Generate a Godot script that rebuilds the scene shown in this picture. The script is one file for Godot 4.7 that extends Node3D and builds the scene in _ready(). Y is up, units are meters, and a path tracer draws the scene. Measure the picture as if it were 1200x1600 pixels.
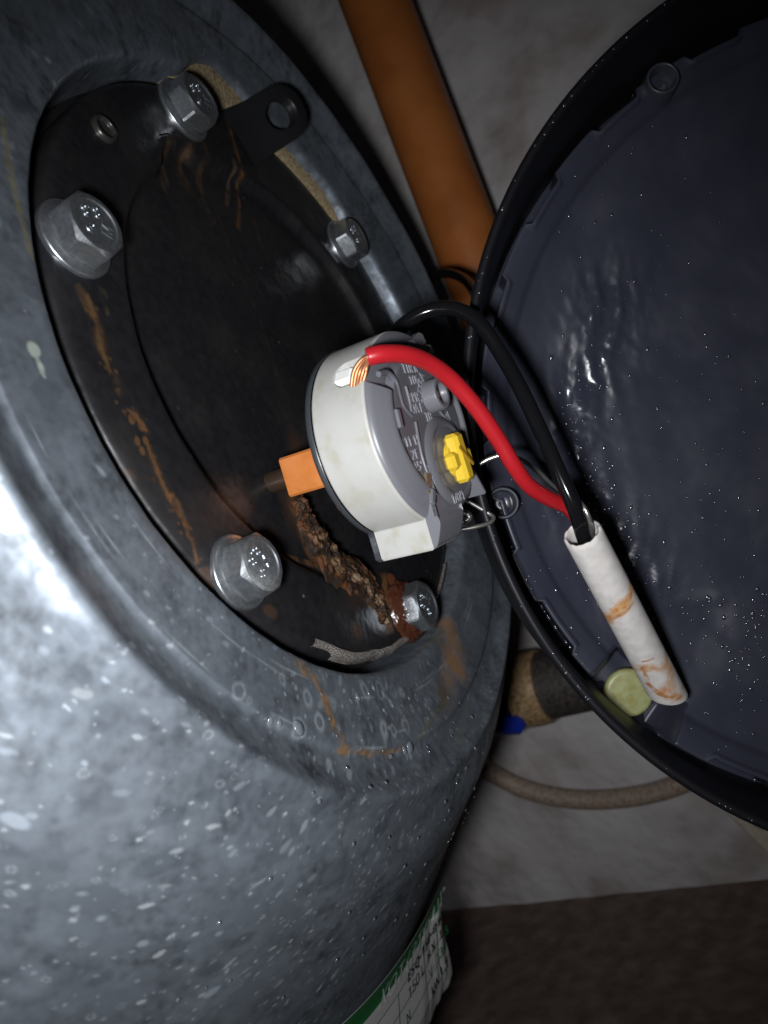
extends Node3D

# World: x runs along the boiler axis (out of its end), y is up, z points from the wall into the room. Metres; the flange centre is at O.
const O := Vector3(0.0, 0.352, 0.0)
const CAM := Vector3(0.12027, 0.29918, 0.21924)
const CX := Vector3(0.8336028, -0.3563391, -0.4220531)
const CY := Vector3(0.3179606, 0.9343567, -0.1608682)
const CZ := Vector3(0.4516717, -0.0000961, 0.8921842)
const F := 1201.0
const CASING := [[98.0, -25.0], [99.0, -4.0], [99.6, 1.5], [100.3, 3.2], [101.5, 4.1], [104.0, 4.4], [110.0, 5.2], [117.0, 6.3], [120.6, 6.9], [121.3, 6.75], [122.0, 6.2], [123.2, 6.3], [125.5, 7.2], [128.5, 8.7], [131.0, 10.3], [132.4, 11.2], [133.6, 11.2], [134.8, 10.2], [136.8, 8.3], [139.5, 6.8], [143.0, 5.3], [147.0, 3.2], [151.5, 0.3], [157.0, -4.8], [165.0, -12.8], [178.0, -25.0], [194.0, -39.5], [208.0, -53.0], [220.0, -66.0], [230.0, -80.0], [237.0, -97.0], [240.0, -120.0], [240.0, -170.0], [240.0, -900.0]]
const ARC := 300.0   # mm of profile that the casing's texture covers

var rng := RandomNumberGenerator.new()
var used := {}
var arcs := PackedFloat32Array()
var wrinkle := noise(81, 0.5, 3)

# ---------------------------------------------------------------- naming
func numbered(called: String) -> String:
	var n: int = used.get(called, 0)
	used[called] = n + 1
	return called if n == 0 else "%s_%03d" % [called, n]

func tag(o: Node3D, label: String, category := "", group := "", kind := "") -> void:
	if label: o.set_meta("label", label)
	if category: o.set_meta("category", category)
	if group: o.set_meta("group", group)
	if kind: o.set_meta("kind", kind)

func thing(called: String, label: String, category: String, x: Transform3D, group := "") -> Node3D:
	var o := Node3D.new()
	o.name = numbered(called)
	add_child(o)
	o.transform = x
	tag(o, label, category, group)
	return o

func part(called: String, mesh: Mesh, m: Material, parent: Node, x := Transform3D()) -> MeshInstance3D:
	var o := MeshInstance3D.new()
	o.name = called
	o.mesh = mesh
	o.material_override = m
	o.transform = x
	parent.add_child(o, true)
	return o

# ---------------------------------------------------------------- places
func ray(px: float, py: float) -> Vector3:
	return CX * ((px - 600.0) / F) + CY * ((800.0 - py) / F) - CZ

func at(px: float, py: float, depth: float) -> Vector3:
	return CAM + ray(px, py) * depth

func on_x(px: float, py: float, h: float) -> Vector3:   # a point in the plane h mm above the flange
	var r := ray(px, py)
	return CAM + r * ((h * 0.001 - CAM.x) / r.x)

func on_plane(px: float, py: float, o: Vector3, n: Vector3) -> Vector3:
	var r := ray(px, py)
	return CAM + r * ((o - CAM).dot(n) / r.dot(n))

func casing_h(r: float) -> float:   # mm
	for i in range(2, CASING.size() - 2):
		if r <= CASING[i + 1][0]:
			return lerpf(CASING[i][1], CASING[i + 1][1], clampf((r - CASING[i][0]) / (CASING[i + 1][0] - CASING[i][0]), 0.0, 1.0))
	return -120.0

func casing_arc(r: float) -> float:
	for i in range(2, CASING.size() - 2):
		if r <= CASING[i + 1][0]:
			return lerpf(arcs[i], arcs[i + 1], clampf((r - CASING[i][0]) / (CASING[i + 1][0] - CASING[i][0]), 0.0, 1.0))
	return 240.0

func casing_hit(px: float, py: float) -> Vector3:   # (angle in degrees, r in mm, mm along the profile)
	var r := ray(px, py)
	var t := 0.06
	while t < 0.6:
		var p := CAM + r * t - O
		var q := Vector2(p.y, p.z).length() * 1000.0
		if q > 99.6 and p.x * 1000.0 < casing_h(q):
			return Vector3(rad_to_deg(atan2(p.z, p.y)), q, casing_arc(q))
		t += 0.0004
	return Vector3(0, 0, 0)

# ---------------------------------------------------------------- meshes
# a grid of (nu+1) x (nv+1) points; normals point away from inside; wrap joins the first and last column
func grid(nu: int, nv: int, f: Callable, wrap := false, inside := Vector3.ZERO, uvf = null, cf = null) -> ArrayMesh:
	var w := nu + 1
	var p := PackedVector3Array(); p.resize(w * (nv + 1))
	var uv := PackedVector2Array(); uv.resize(w * (nv + 1))
	var col := PackedColorArray()
	if cf != null: col.resize(w * (nv + 1))
	for j in nv + 1:
		for i in w:
			p[j * w + i] = f.call(float(i % nu if wrap else i) / nu, float(j) / nv)
			uv[j * w + i] = uvf.call(float(i) / nu, float(j) / nv) if uvf != null else Vector2(float(i) / nu, float(j) / nv)
			if cf != null: col[j * w + i] = cf.call(float(i % nu if wrap else i) / nu, float(j) / nv)
	var nrm := PackedVector3Array(); nrm.resize(p.size())
	var vote := 0.0
	for j in nv + 1:
		for i in w:
			var i0 := i - 1
			var i1 := i + 1
			if wrap:
				i0 = (i - 1 + nu) % nu
				i1 = (i + 1) % nu
			else:
				i0 = maxi(i0, 0); i1 = mini(i1, nu)
			var du := p[j * w + i1] - p[j * w + i0]
			var dv := p[mini(j + 1, nv) * w + i] - p[maxi(j - 1, 0) * w + i]
			if du.length_squared() < 1e-16:   # a pole
				var jj := 1 if j == 0 else (nv - 1 if j == nv else j)
				du = p[jj * w + i1] - p[jj * w + i0]
			var n := du.cross(dv).normalized()
			nrm[j * w + i] = n
			vote += n.dot((p[j * w + i] - inside).normalized())
	var flip := vote < 0.0
	if flip:
		for k in nrm.size(): nrm[k] = -nrm[k]
	var idx := PackedInt32Array()
	for j in nv:
		for i in nu:
			var a := j * w + i
			var b := a + 1
			var c := a + w
			var d := c + 1
			if flip: idx.append_array([a, b, c, b, d, c])
			else: idx.append_array([a, c, b, b, c, d])
	var arr := []
	arr.resize(Mesh.ARRAY_MAX)
	arr[Mesh.ARRAY_VERTEX] = p
	arr[Mesh.ARRAY_NORMAL] = nrm
	arr[Mesh.ARRAY_TEX_UV] = uv
	arr[Mesh.ARRAY_INDEX] = idx
	if cf != null: arr[Mesh.ARRAY_COLOR] = col
	var m := ArrayMesh.new()
	m.add_surface_from_arrays(Mesh.PRIMITIVE_TRIANGLES, arr)
	return m

func pick(a: Array, v: float) -> Vector2:   # point v in 0..1 by index along a list of [x, y]
	var t := v * (a.size() - 1)
	var i := mini(int(floor(t)), a.size() - 2)
	return Vector2(a[i][0], a[i][1]).lerp(Vector2(a[i + 1][0], a[i + 1][1]), t - i)

func dense(a: Array, step: float) -> Array:   # puts points into the long segments of a profile
	var o := [a[0]]
	for i in range(1, a.size()):
		var d := Vector2(a[i][0] - a[i - 1][0], a[i][1] - a[i - 1][1])
		var n := maxi(1, int(ceil(d.length() / step)))
		for k in range(1, n + 1):
			o.append([a[i - 1][0] + d.x * k / n, a[i - 1][1] + d.y * k / n])
	return o

func lathe(profile: Array, segs: int, scale := 0.001, from := 0.0, to := TAU) -> ArrayMesh:   # [r, h] about y
	var mid := 0.0
	for q in profile: mid += q[1] / profile.size()
	var full := is_equal_approx(to - from, TAU)
	return grid(segs, profile.size() - 1, func(u: float, v: float):
		var q := pick(profile, v)
		var t := from + u * (to - from)
		return Vector3(q.x * sin(t), q.y, q.x * cos(t)) * scale, full, Vector3(0, mid * scale, 0))

func spline(pts: Array, n: int) -> PackedVector3Array:
	var o := PackedVector3Array()
	var m := pts.size() - 1
	for k in n + 1:
		var t := float(k) / n * m
		var i := mini(int(floor(t)), m - 1)
		var a: Vector3 = pts[maxi(i - 1, 0)]
		var b: Vector3 = pts[i]
		var c: Vector3 = pts[i + 1]
		var d: Vector3 = pts[mini(i + 2, m)]
		o.append(b.cubic_interpolate(c, a, d, t - i))
	return o

func tube(path: PackedVector3Array, rf: Callable, segs: int, capped := true, cf = null) -> ArrayMesh:   # rf(t, angle) gives the radius
	var n := path.size() - 1
	var fr := []
	var tan0 := (path[1] - path[0]).normalized()
	var side := tan0.cross(Vector3(0.31, 0.83, 0.46)).normalized()
	for k in n + 1:
		var t := (path[mini(k + 1, n)] - path[maxi(k - 1, 0)]).normalized()
		side = (side - t * side.dot(t)).normalized()
		fr.append([side, t.cross(side)])
	var rows := n + (4 if capped else 0)
	var off := 2 if capped else 0
	var mid := Vector3.ZERO
	var f := func(u: float, v: float):
		var j := int(round(v * rows)) - off
		var k := clampi(j, 0, n)
		var a: float = u * TAU
		var r: float = rf.call(float(k) / n, a)
		if j == -2 or j == n + 2: r = 0.0
		elif j == -1 or j == n + 1: r *= 0.985
		return path[k] + (fr[k][0] * cos(a) + fr[k][1] * sin(a)) * r
	var m := grid(segs, rows, f, true, path[n / 2], null, cf)
	# a bent path can fool the vote: compare one ring directly
	var arr := m.surface_get_arrays(0)
	var i := (off + n / 2) * (segs + 1)
	if arr[Mesh.ARRAY_NORMAL][i].dot(arr[Mesh.ARRAY_VERTEX][i] - path[n / 2]) < 0.0:
		var nn: PackedVector3Array = arr[Mesh.ARRAY_NORMAL]
		for q in nn.size(): nn[q] = -nn[q]
		arr[Mesh.ARRAY_NORMAL] = nn
		var ii: PackedInt32Array = arr[Mesh.ARRAY_INDEX]
		for q in range(0, ii.size(), 3):
			var s := ii[q + 1]; ii[q + 1] = ii[q + 2]; ii[q + 2] = s
		arr[Mesh.ARRAY_INDEX] = ii
		m = ArrayMesh.new()
		m.add_surface_from_arrays(Mesh.PRIMITIVE_TRIANGLES, arr)
	return m

func wire(called: String, label: String, category: String, pts: Array, r: float, m: Material, segs := 16, n := 60) -> MeshInstance3D:
	var base: Vector3 = pts[0]
	var rel := []
	for p in pts: rel.append(p - base)
	var o := part(numbered(called), tube(spline(rel, n), func(_t, _a): return r, segs), m, self, Transform3D(Basis(), base))
	tag(o, label, category)
	return o

# a block with chamfered edges, centred
func block(size: Vector3, c: float) -> ArrayMesh:
	var st := SurfaceTool.new()
	st.begin(Mesh.PRIMITIVE_TRIANGLES)
	st.set_smooth_group(-1)
	var h := size / 2.0
	var quad := func(a: Vector3, b: Vector3, cc: Vector3, d: Vector3):
		var nn := (b - a).cross(d - a)
		var l := [a, b, cc, d] if nn.dot(a + b + cc + d) < 0.0 else [a, d, cc, b]
		for k in [0, 1, 2, 0, 2, 3]: st.add_vertex(l[k])
	for ax in 3:
		var b := (ax + 1) % 3
		var d := (ax + 2) % 3
		for s in [-1.0, 1.0]:
			var v := []
			for e in [[-1, -1], [1, -1], [1, 1], [-1, 1]]:
				var p := Vector3(); p[ax] = s * h[ax]; p[b] = e[0] * (h[b] - c); p[d] = e[1] * (h[d] - c)
				v.append(p)
			quad.call(v[0], v[1], v[2], v[3])
			for s2 in [-1.0, 1.0]:   # chamfers between faces ax and b
				var w := []
				for e in [[0, -1], [0, 1], [1, 1], [1, -1]]:
					var p := Vector3()
					p[ax] = s * (h[ax] - (0.0 if e[0] == 0 else c)); p[b] = s2 * (h[b] - (c if e[0] == 0 else 0.0)); p[d] = e[1] * (h[d] - c)
					w.append(p)
				quad.call(w[0], w[1], w[2], w[3])
	for sx in [-1.0, 1.0]:
		for sy in [-1.0, 1.0]:
			for sz in [-1.0, 1.0]:
				var a := Vector3(sx * h.x, sy * (h.y - c), sz * (h.z - c))
				var b := Vector3(sx * (h.x - c), sy * h.y, sz * (h.z - c))
				var d := Vector3(sx * (h.x - c), sy * (h.y - c), sz * h.z)
				var l := [a, b, d] if (b - a).cross(d - a).dot(a) < 0.0 else [a, d, b]
				for q in l: st.add_vertex(q)
	st.generate_normals()
	return st.commit()

func letters(text: String, size: float, depth: float, bold := false) -> TextMesh:   # flat in xy, facing +z, size = metres of a line
	var t := TextMesh.new()
	t.text = text
	var f := SystemFont.new()
	f.font_names = PackedStringArray(["Droid Sans"])
	if bold: f.font_weight = 700
	t.font = f
	t.font_size = 32
	t.pixel_size = size / 32.0
	t.depth = depth
	t.curve_step = 1.0
	return t

# ---------------------------------------------------------------- materials
func plain(c: Color, rough: float, metal := 0.0, spec := 0.5) -> StandardMaterial3D:   # c is linear
	var m := StandardMaterial3D.new()
	m.albedo_color = c.linear_to_srgb()
	m.roughness = rough
	m.metallic = metal
	m.metallic_specular = spec
	return m

func noise(seed_: int, freq: float, oct := 4, kind := FastNoiseLite.TYPE_SIMPLEX_SMOOTH) -> FastNoiseLite:
	var n := FastNoiseLite.new()
	n.seed = seed_
	n.frequency = freq
	n.noise_type = kind
	n.fractal_octaves = oct
	return n

func bump(m: StandardMaterial3D, n: FastNoiseLite, cm: float, scale: float) -> void:   # relief laid over the thing in world metres
	var t := NoiseTexture2D.new()
	t.width = 512; t.height = 512
	t.seamless = true
	t.noise = n
	m.heightmap_enabled = true
	m.heightmap_texture = t
	m.heightmap_scale = cm
	m.uv1_triplanar = true
	m.uv1_world_triplanar = true
	m.uv1_scale = Vector3.ONE * scale

func mottled(seed_: int, freq: float, cols: Array, offs: Array, rough: float, scale: float, oct := 5) -> StandardMaterial3D:
	var m := plain(Color.WHITE, rough)
	var t := NoiseTexture2D.new()
	t.width = 1024; t.height = 1024
	t.seamless = true
	t.noise = noise(seed_, freq, oct)
	var g := Gradient.new()
	var cc := PackedColorArray()
	for c in cols: cc.append(c.linear_to_srgb())
	g.colors = cc
	g.offsets = PackedFloat32Array(offs)
	t.color_ramp = g
	m.albedo_texture = t
	m.uv1_triplanar = true
	m.uv1_world_triplanar = true
	m.uv1_scale = Vector3.ONE * scale
	return m

# a canvas of linear colours that is painted in millimetres
class Canvas:
	var w: int
	var h: int
	var mm: Vector2      # size in mm
	var px: PackedFloat32Array
	var n: FastNoiseLite
	var wrapx := false
	func _init(w_: int, h_: int, mm_: Vector2, n_: FastNoiseLite) -> void:
		w = w_; h = h_; mm = mm_; n = n_
		px.resize(w * h * 4)
	func mixp(i: int, c: Color, a: float) -> void:
		px[i] = lerpf(px[i], c.r, a); px[i + 1] = lerpf(px[i + 1], c.g, a); px[i + 2] = lerpf(px[i + 2], c.b, a); px[i + 3] = lerpf(px[i + 3], c.a, a)
	# a blob with a ragged outline; a ring leaves its middle open; c.a carries a second value (metal or gloss)
	func blob(at: Vector2, r: Vector2, turn: float, c: Color, alpha: float, rag := 0.35, ring := 0.0, soft := 0.25) -> void:
		var s := Vector2(w / mm.x, h / mm.y)
		var far := maxf(r.x, r.y) * (1.0 + rag)
		var cs := cos(turn)
		var sn := sin(turn)
		for y in range(maxi(0, int((at.y - far) * s.y)), mini(h - 1, int((at.y + far) * s.y)) + 1):
			for x in range(int((at.x - far) * s.x), int((at.x + far) * s.x) + 1):
				if not wrapx and (x < 0 or x >= w): continue
				var d := Vector2((x + 0.5) / s.x - at.x, (y + 0.5) / s.y - at.y)
				var e := Vector2((d.x * cs + d.y * sn) / r.x, (-d.x * sn + d.y * cs) / r.y)
				var q := e.length() + rag * n.get_noise_2d((x + 0.5) / s.x * 9.0 / minf(r.x, r.y) * 0.6 + at.y * 7.0, (y + 0.5) / s.y * 9.0 / minf(r.x, r.y) * 0.6)
				var k := clampf((1.0 - q) / soft, 0.0, 1.0)
				if ring > 0.0: k *= clampf((q - ring) / 0.2, 0.12, 1.0)
				if k > 0.0: mixp((y * w + posmod(x, w)) * 4, c, k * alpha)
	# a run of liquid: a ragged line whose colour breaks up
	func run(pts: Array, width: float, c: Color, c2: Color, alpha: float, gaps := 0.3, soft := 0.5) -> void:
		var s := Vector2(w / mm.x, h / mm.y)
		for k in pts.size() - 1:
			var a: Vector2 = pts[k]
			var b: Vector2 = pts[k + 1]
			var lo := Vector2(minf(a.x, b.x), minf(a.y, b.y)) - Vector2.ONE * width * 2.0
			var hi := Vector2(maxf(a.x, b.x), maxf(a.y, b.y)) + Vector2.ONE * width * 2.0
			for y in range(maxi(0, int(lo.y * s.y)), mini(h - 1, int(hi.y * s.y)) + 1):
				for x in range(int(lo.x * s.x), int(hi.x * s.x) + 1):
					if not wrapx and (x < 0 or x >= w): continue
					var p := Vector2((x + 0.5) / s.x, (y + 0.5) / s.y)
					var t := clampf((p - a).dot(b - a) / maxf((b - a).length_squared(), 1e-6), 0.0, 1.0)
					var wide := width * (0.85 + 0.75 * n.get_noise_2d(p.x * 5.0 + 90.0, p.y * 5.0))
					var q := p.distance_to(a.lerp(b, t)) / maxf(wide, 0.2 * width) + 0.16 * n.get_noise_2d(p.x * 30.0, p.y * 30.0)
					var m := clampf((1.0 - q) / soft, 0.0, 1.0) * clampf(1.0 - gaps + 1.3 * n.get_noise_2d(p.x * 7.0 + 500.0, p.y * 7.0), 0.0, 1.0)
					if m > 0.0: mixp((y * w + posmod(x, w)) * 4, c.lerp(c2, clampf(0.5 + 1.3 * n.get_noise_2d(p.x * 13.0 - 300.0, p.y * 13.0), 0.0, 1.0)), m * alpha)
	func color_texture() -> ImageTexture:
		var by := PackedByteArray(); by.resize(w * h * 3)
		for i in w * h:
			for k in 3:
				var v := clampf(px[i * 4 + k], 0.0, 1.0)
				by[i * 3 + k] = int(255.0 * (12.92 * v if v < 0.0031308 else 1.055 * pow(v, 1.0 / 2.4) - 0.055) + 0.5)
		return ImageTexture.create_from_image(Image.create_from_data(w, h, false, Image.FORMAT_RGB8, by))
	# roughness and metal from the alpha value: 1 is clean bright metal, 0 is dull matter
	func orm_texture(rough_metal: Vector2, rough_dull: Vector2) -> ImageTexture:
		var by := PackedByteArray(); by.resize(w * h * 3)
		for i in w * h:
			var v := clampf(px[i * 4 + 3], 0.0, 1.0)
			by[i * 3] = 255
			by[i * 3 + 1] = int(255.0 * lerpf(rough_dull.x, rough_metal.x, v))
			by[i * 3 + 2] = int(255.0 * lerpf(rough_dull.y, rough_metal.y, v))
		return ImageTexture.create_from_image(Image.create_from_data(w, h, false, Image.FORMAT_RGB8, by))

# ================================================================ the scene
func _ready() -> void:
	rng.seed = 11
	var cam := Camera3D.new()
	cam.name = "camera"
	var lens := CameraAttributesPhysical.new()
	lens.frustum_focal_length = 18.0
	lens.frustum_focus_distance = 0.212
	lens.exposure_aperture = 10.5
	cam.attributes = lens
	cam.fov = 67.34
	cam.near = 0.01
	cam.far = 20.0
	add_child(cam)
	cam.transform = Transform3D(Basis(CX, CY, CZ), CAM)
	cam.current = true

	var we := WorldEnvironment.new()
	we.name = "environment"
	var env := Environment.new()
	env.background_mode = Environment.BG_COLOR
	env.background_color = Color(0.07, 0.07, 0.08)
	env.tonemap_mode = Environment.TONE_MAPPER_LINEAR
	env.tonemap_exposure = 1.0
	env.sdfgi_enabled = true
	env.ssao_enabled = true
	env.ssil_enabled = true
	we.environment = env
	add_child(we)

	# the phone's flash, beside and below the lens
	var flash := SpotLight3D.new()
	flash.name = "phone_flash"
	flash.light_energy = 0.075
	flash.light_color = Color(0.975, 0.985, 1.0)
	flash.light_size = 0.003
	flash.spot_angle = 50.0
	flash.spot_angle_attenuation = 1.0
	flash.spot_range = 6.0
	flash.spot_attenuation = 2.0
	flash.shadow_enabled = true
	add_child(flash)
	flash.position = CAM - CX * 0.020 - CY * 0.015
	flash.basis = Basis(CX, CY, CZ)

	arcs.resize(CASING.size())
	for i in range(1, CASING.size()):
		arcs[i] = arcs[i - 1] + Vector2(CASING[i][0] - CASING[i - 1][0], CASING[i][1] - CASING[i - 1][1]).length()
	build_room()
	build_heater()
	build_thermostat()
	build_cover()
	build_wiring()
	build_plumbing()

# ---------------------------------------------------------------- wall and floor
func build_room() -> void:
	var wm := mottled(3, 0.006, [Color(0.36, 0.31, 0.285), Color(0.48, 0.45, 0.445), Color(0.54, 0.515, 0.515)], [0.2, 0.42, 0.8], 0.85, 1.7)
	bump(wm, noise(8, 0.014, 6), 0.7, 1.7)
	var wn := noise(21, 5.0, 4)
	var wall := part("wall", grid(150, 110, func(u: float, v: float):
		var x := lerpf(-1.5, 1.2, u)
		var y := lerpf(-0.05, 1.6, v)
		var z := 0.0022 * wn.get_noise_2d(x * 1.5, y * 1.5) + 0.0016 * wn.get_noise_2d(x * 7.0, y * 7.0)
		return Vector3(x, y, z), false, Vector3(0, 0.7, -1)), wm, self, Transform3D(Basis(), Vector3(0, 0, -0.272)))
	tag(wall, "", "", "", "structure")
	var back := part("wall_core", block(Vector3(2.7, 1.65, 0.12), 0.002), wm, wall, Transform3D(Basis(), Vector3(-0.15, 0.775, -0.066)))
	back.set_meta("kind", "structure")
	var fm := mottled(5, 0.02, [Color(0.12, 0.082, 0.067), Color(0.155, 0.108, 0.09), Color(0.20, 0.147, 0.125)], [0.2, 0.5, 0.85], 0.8, 3.4)
	bump(fm, noise(9, 0.03, 5), 0.15, 2.6)
	var fl := part("floor", block(Vector3(3.2, 0.1, 2.4), 0.002), fm, self, Transform3D(Basis(), Vector3(-0.1, -0.05, 0.88)))
	tag(fl, "", "", "", "structure")

# ---------------------------------------------------------------- the boiler: casing, foam, flange, bolts, label
func casing_texture() -> Canvas:
	var c := Canvas.new(2048, 768, Vector2(817.0, ARC), noise(77, 0.02, 3))
	c.wrapx = true
	var big := noise(31, 0.008, 4).get_image(2048, 768)
	var mid := noise(32, 0.03, 4).get_image(2048, 768)
	var cell := noise(33, 0.05, 1, FastNoiseLite.TYPE_CELLULAR)
	cell.cellular_return_type = FastNoiseLite.RETURN_CELL_VALUE
	cell.domain_warp_enabled = true
	cell.domain_warp_amplitude = 14.0
	cell.domain_warp_frequency = 0.03
	var spangle := cell.get_image(2048, 768)
	var b1 := big.get_data()
	var b2 := mid.get_data()
	var b3 := spangle.get_data()
	var b4 := noise(34, 0.11, 3).get_image(2048, 768).get_data()
	for i in 2048 * 768:
		var f := b3[i] / 255.0 - 0.5
		var v := 0.195 + (b1[i] / 255.0 - 0.5) * 0.12 + (b2[i] / 255.0 - 0.5) * 0.20 + f * 0.06 + (b4[i] / 255.0 - 0.5) * 0.15
		v = maxf(v, 0.05)
		c.px[i * 4] = v * 0.87
		c.px[i * 4 + 1] = v * 0.985
		c.px[i * 4 + 2] = v * 1.13
		c.px[i * 4 + 3] = clampf(0.55 + (b1[i] / 255.0 - 0.5) * 0.45 + (b2[i] / 255.0 - 0.5) * 0.45 + (b4[i] / 255.0 - 0.5) * 0.3 + f * 0.4, 0.0, 1.0)
	var place := func(px: float, py: float) -> Vector2:
		var q := casing_hit(px, py)
		return Vector2(fposmod(q.x + 90.0, 360.0) / 360.0 * 817.0, q.z)
	var scaled := func(n: int, t0: float, t1: float, s0: float, s1: float, r0: float, r1: float, long: float, col: Color, al: float, ring: float):
		for k in n:
			var t := rng.randf_range(t0, t1)
			var s := rng.randf_range(s0, s1)
			var r := rng.randf_range(r0, r1) * rng.randf_range(0.6, 1.0)
			# the runs point down the wall, which on the end is away from the top of the boiler
			var turn := -deg_to_rad(t) + rng.randf_range(-0.35, 0.35)
			c.blob(Vector2(fposmod(t + 90.0, 360.0) / 360.0 * 817.0, s), Vector2(r, r * rng.randf_range(1.0, long)), turn, col, al * rng.randf_range(0.4, 1.0), 0.65, ring, 0.4)
	var pale := Color(0.50, 0.53, 0.55, 0.1)
	scaled.call(420, 20.0, 165.0, 8.0, 170.0, 0.4, 1.25, 2.6, Color(0.40, 0.45, 0.51, 0.2), 0.6, 0.0)
	scaled.call(260, 20.0, 175.0, 8.0, 170.0, 0.8, 3.0, 2.6, Color(0.085, 0.10, 0.125, 0.75), 0.5, 0.0)
	scaled.call(110, 85.0, 165.0, 60.0, 150.0, 0.35, 0.85, 3.2, pale, 0.7, 0.0)
	scaled.call(380, 120.0, 198.0, 12.0, 150.0, 0.4, 1.1, 1.5, pale, 0.6, 0.5)
	scaled.call(1100, 115.0, 200.0, 10.0, 160.0, 0.2, 0.55, 2.2, pale, 0.6, 0.0)
	scaled.call(110, 140.0, 200.0, 45.0, 120.0, 0.25, 0.5, 5.0, pale, 0.5, 0.0)
	scaled.call(80, -60.0, 30.0, 8.0, 40.0, 0.5, 1.6, 2.5, Color(0.30, 0.34, 0.40, 0.3), 0.4, 0.0)
	# chalky lines that follow the bead
	for k in 20:
		var t := rng.randf_range(95.0, 205.0)
		var s: float = [33.5, 36.0, 37.0, 44.0, 46.5, 49.0][rng.randi() % 6] + rng.randf_range(-1.0, 1.0)
		c.blob(Vector2((t + 90.0) / 360.0 * 817.0, s), Vector2(rng.randf_range(4.0, 15.0), rng.randf_range(0.3, 0.7)), rng.randf_range(-0.015, 0.015), pale, rng.randf_range(0.2, 0.6), 0.25, 0.0, 0.8)
	for q in [[571, 1082, 2.4], [594, 1080, 1.9], [615, 1082, 1.6], [628, 1083, 1.5], [542, 1100, 1.4], [557, 1091, 1.3], [521, 1101, 2.0], [480, 1089, 2.2], [498, 1126, 1.9], [580, 1139, 1.7], [600, 1137, 2.0], [615, 1140, 1.5], [634, 1137, 1.9], [562, 1151, 1.4], [604, 1162, 1.3], [423, 1128, 1.7], [437, 1130, 1.7], [466, 1139, 2.0], [644, 1107, 1.3], [656, 1112, 1.3], [560, 1110, 1.0], [590, 1108, 1.0], [530, 1140, 1.2], [650, 1090, 1.0], [372, 1080, 1.6], [388, 1095, 1.2], [440, 1060, 1.3], [462, 1075, 1.1], [665, 1095, 1.0], [610, 1100, 1.0]]:
		var rr: float = q[2] * 1.1
		c.blob(place.call(q[0], q[1]), Vector2(rr, rr * 1.3), rng.randf_range(-0.5, 0.5), Color(0.40, 0.44, 0.47, 0.1), rng.randf_range(0.35, 0.7), 0.9, rng.randf_range(0.0, 0.45), 0.6)
	# pale flake left of the opening
	c.blob(place.call(52, 545), Vector2(1.9, 2.6), -1.2, Color(0.40, 0.44, 0.38, 0.0), 0.9, 0.8)
	c.run([place.call(50, 545), place.call(62, 572), place.call(68, 590)], 1.0, Color(0.40, 0.44, 0.38, 0.0), Color(0.33, 0.37, 0.33, 0.0), 0.8, 0.1)
	# runs of rust and of foam glue
	var glue := Color(0.24, 0.20, 0.10, 0.0)
	c.run([place.call(4, 190), place.call(14, 260), place.call(30, 330), place.call(52, 405)], 1.3, glue, Color(0.15, 0.14, 0.08, 0.1), 0.8, 0.1)
	var rust := Color(0.30, 0.16, 0.07, 0.0)
	var rust2 := Color(0.12, 0.095, 0.06, 0.1)
	c.run([place.call(464, 1036), place.call(490, 1060), place.call(505, 1085), place.call(520, 1125), place.call(538, 1174)], 2.3, rust, rust2, 0.9, 0.02)
	c.run([place.call(530, 1172), place.call(570, 1176), place.call(640, 1166)], 1.3, rust2, rust, 0.8, 0.25)
	for q in [[700, 975, 7.0], [706, 1000, 8.0], [704, 1030, 8.0], [700, 1060, 7.0], [692, 1085, 6.0], [715, 1045, 7.0]]:
		c.blob(place.call(q[0], q[1]), Vector2(q[2], q[2]) * 1.3, 0.0, rust if q[1] < 1072 else rust2, 0.9, 0.5, 0.0, 0.8)
	c.run([place.call(690, 985), place.call(640, 1022), place.call(600, 1035)], 1.6, rust2, Color(0.10, 0.09, 0.05, 0.1), 0.7, 0.2)
	c.run([place.call(700, 1090), place.call(672, 1125), place.call(650, 1160)], 2.0, rust2, Color(0.16, 0.15, 0.11, 0.2), 0.6, 0.3)
	c.run([place.call(735, 1080), place.call(728, 1130), place.call(725, 1170)], 2.0, rust2, Color(0.14, 0.14, 0.09, 0.2), 0.55, 0.3)
	return c

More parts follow.
